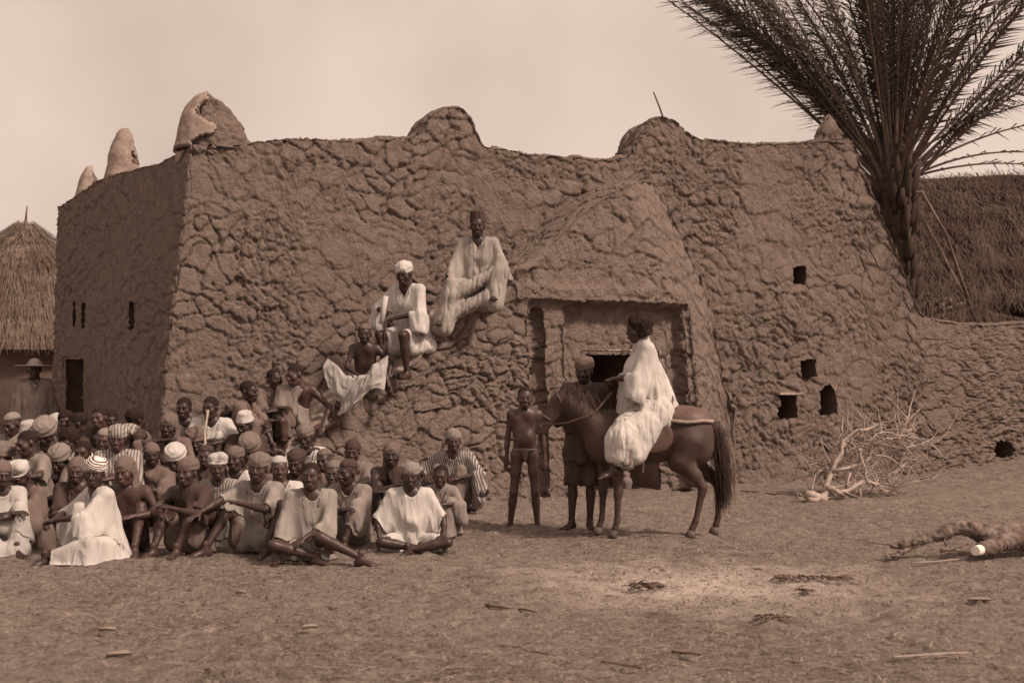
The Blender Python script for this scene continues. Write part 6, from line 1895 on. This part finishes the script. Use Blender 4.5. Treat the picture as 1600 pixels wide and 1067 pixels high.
for sg in (-1, 1):
    V, F = nets([ell((-.80, sg * .062, 1.26), (.018, .010, .014))], .005)
    link('eye', mesh_np('eye', V, F, [M['iris']]), horse)
# saddle
def hw_(x, y, z): return np.array([hx + x, HY + y, hg + z])
sad = thing('saddle', 'dark leather saddle with a raised back, side flap and pale-edged cloth over the horse\'s rump', 'saddle', hw_(.1, 0, 1.15))
def sl(V): return V - (np.array([.1, 0, 1.15]))
V, F = nets([ell((.06, 0, 1.14), (.24, .17, .06)), cone((.24, -.12, 1.18), (.24, .12, 1.18), .05, .05, .05), cone((.25, -.07, 1.22), (.25, .07, 1.22), .06, .06, .05), cone((.27, -.05, 1.30), (.27, .05, 1.30), .045, .045, .05), cone((-.16, 0, 1.16), (-.19, 0, 1.28), .05, .03, .04)], .012)
link('seat', mesh_np('seat', sl(V), F, [M['leather']]), sad)
V, F = nets([ell((.12, -.225, .95), (.17, .018, .16)), cone((0.02, -.235, 1.08), (.0, -.245, .62), .018, .014)], .010)
link('flap', mesh_np('flap', sl(V), F, [M['leather']]), sad)
V, F = nets([ell((.42, 0, 1.085), (.255, .215, .150)), ell((.42, 0, .94), (.5, .4, .145), k=.01, sub=True)], .012)
cr = link('rump_cloth', mesh_np('rump_cloth', sl(folds(V, F, .003, 2)), F, [M['leather']]), sad)
th = np.linspace(0, 2 * PI, 60)
cu = np.stack([.42 + .262 * np.cos(th), .222 * np.sin(th), 1.088 + .006 * np.sin(5 * th)], 1)
V, F = tube(cu, .017, 10, cap=False)
link('cord_edge', mesh_np('cord_edge', sl(V), F, [M['rim']]), cr)
# bridle and reins
br = thing('bridle', 'plain dark bridle with reins running back to the rider', 'bridle', hw_(-.8, 0, 1.2))
mb = MB()
for (c, R0, n) in [((-.885, 0, 1.12), .060, (-.55, 0, -.85)), ((-.765, 0, 1.30), .088, (-.6, 0, -.3))]:
    n = np.array(n); u, v, _ = frame_of(n); th = np.linspace(0, 2 * PI, 26)
    P = np.array(c) + R0 * (np.cos(th)[:, None] * u + np.sin(th)[:, None] * v); V, F = tube(P, .008, 6, cap=False); mb.add(V - V3(-.8, 0, 1.2), F)
link('headband', mb.mesh('headband', [M['leather']]), br)
for sg in (-1, 1):
    V, F = tube(np.array([(-.91, sg * .05, 1.05), (-.70, sg * .13, 1.07), (-.45, sg * .17, 1.16), (-.26, sg * .06, 1.36)]) - V3(-.8, 0, 1.2), .007, 6)
    link('rein', mesh_np('rein', V, F, [M['leather']]), br)

# rider, in horse coordinates, facing left
def rider():
    RW = 'rider in voluminous white robe with bushy dark hair, mounted on the dark horse'
    def robe(J):
        s = J['s']
        P = garment('bigrobe', J)
        kn, hip, pel, nb, sh = J['kn'], J['hip'], J['pel'], J['nb'], J['sh']
        for i in (0, 1):
            sg = (-1, 1)[i]
            P.append(cone(hip[i], kn[i] + V3(0, 0, .0), .15, .13, .06)); P.append(cone(kn[i], lerp(kn[i], J['an'][i], .32), .13, .12, .06))
            P.append(cone(lerp(hip[i], kn[i], .2), lerp(kn[i], J['an'][i], .34) + V3(0, .16, .02), .13, .11, .08))
        P.append(cone(nb + V3(0, -.02, -.10), lerp(kn[0], kn[1], .5) + V3(0, .10, .10), .14, .12, .10))
        P.append(cone(nb + V3(0, .02, -.10), pel + V3(0, .10, .06), .16, .14, .06))
        P.append(cone(pel + V3(-.13, .02, .04), pel + V3(.13, .02, .04), .13, .13, .05))
        # keep it open where neck emerges
        P.append(cone(nb + V3(0, -.01, .20), nb + V3(0, -.01, .02), .09, .062, .015, sub=True))
        return P
    def skirt(J):
        P = []
        for i in (0, 1):
            k, a = J['kn'][i], J['an'][i]
            P.append(cone(J['hip'][i] + V3(0, -.05, 0), k, .10, .10, .05)); P.append(cone(k + V3(0, .02, 0), lerp(k, a, .46) + V3(0, .05, 0), .11, .11, .05))
        return P
    pose = dict(pel=V3(0, 0, .12), lean=10, an=[V3(-.27, -.42, -.48), V3(.27, -.42, -.48)], kp=[V3(-.6, -1, .3), V3(.6, -1, .3)], wr=[V3(-.06, -.36, .30), V3(.05, -.38, .30)],
                ep=[V3(-1, .4, -.6), V3(1, .4, -.6)], fd=[V3(-.2, -1, -.2), V3(.2, -1, -.2)], hand=['grip', 'grip'])
    return person(RW, 1001, 486, 1.04, -84, 'seat', [(robe, 'white', 'robe'), (skirt, 'striped', 'underskirt')], gear_='mop', gscale=.93, skin=1, Y=HY, foldamp=.012, hp=4, hy=8, **pose)
_, RJ, RR = rider()
print('rider root z', RR, 'should be about', hg + 1.16)
for p in PEOPLE:
    g_ = float(gz(p[3][0], p[3][1]))
    print('P %-40s Y=%.2f err=%.2f base-g=%.2f' % (p[0][:40], p[1], p[2], p[3][2] - g_))
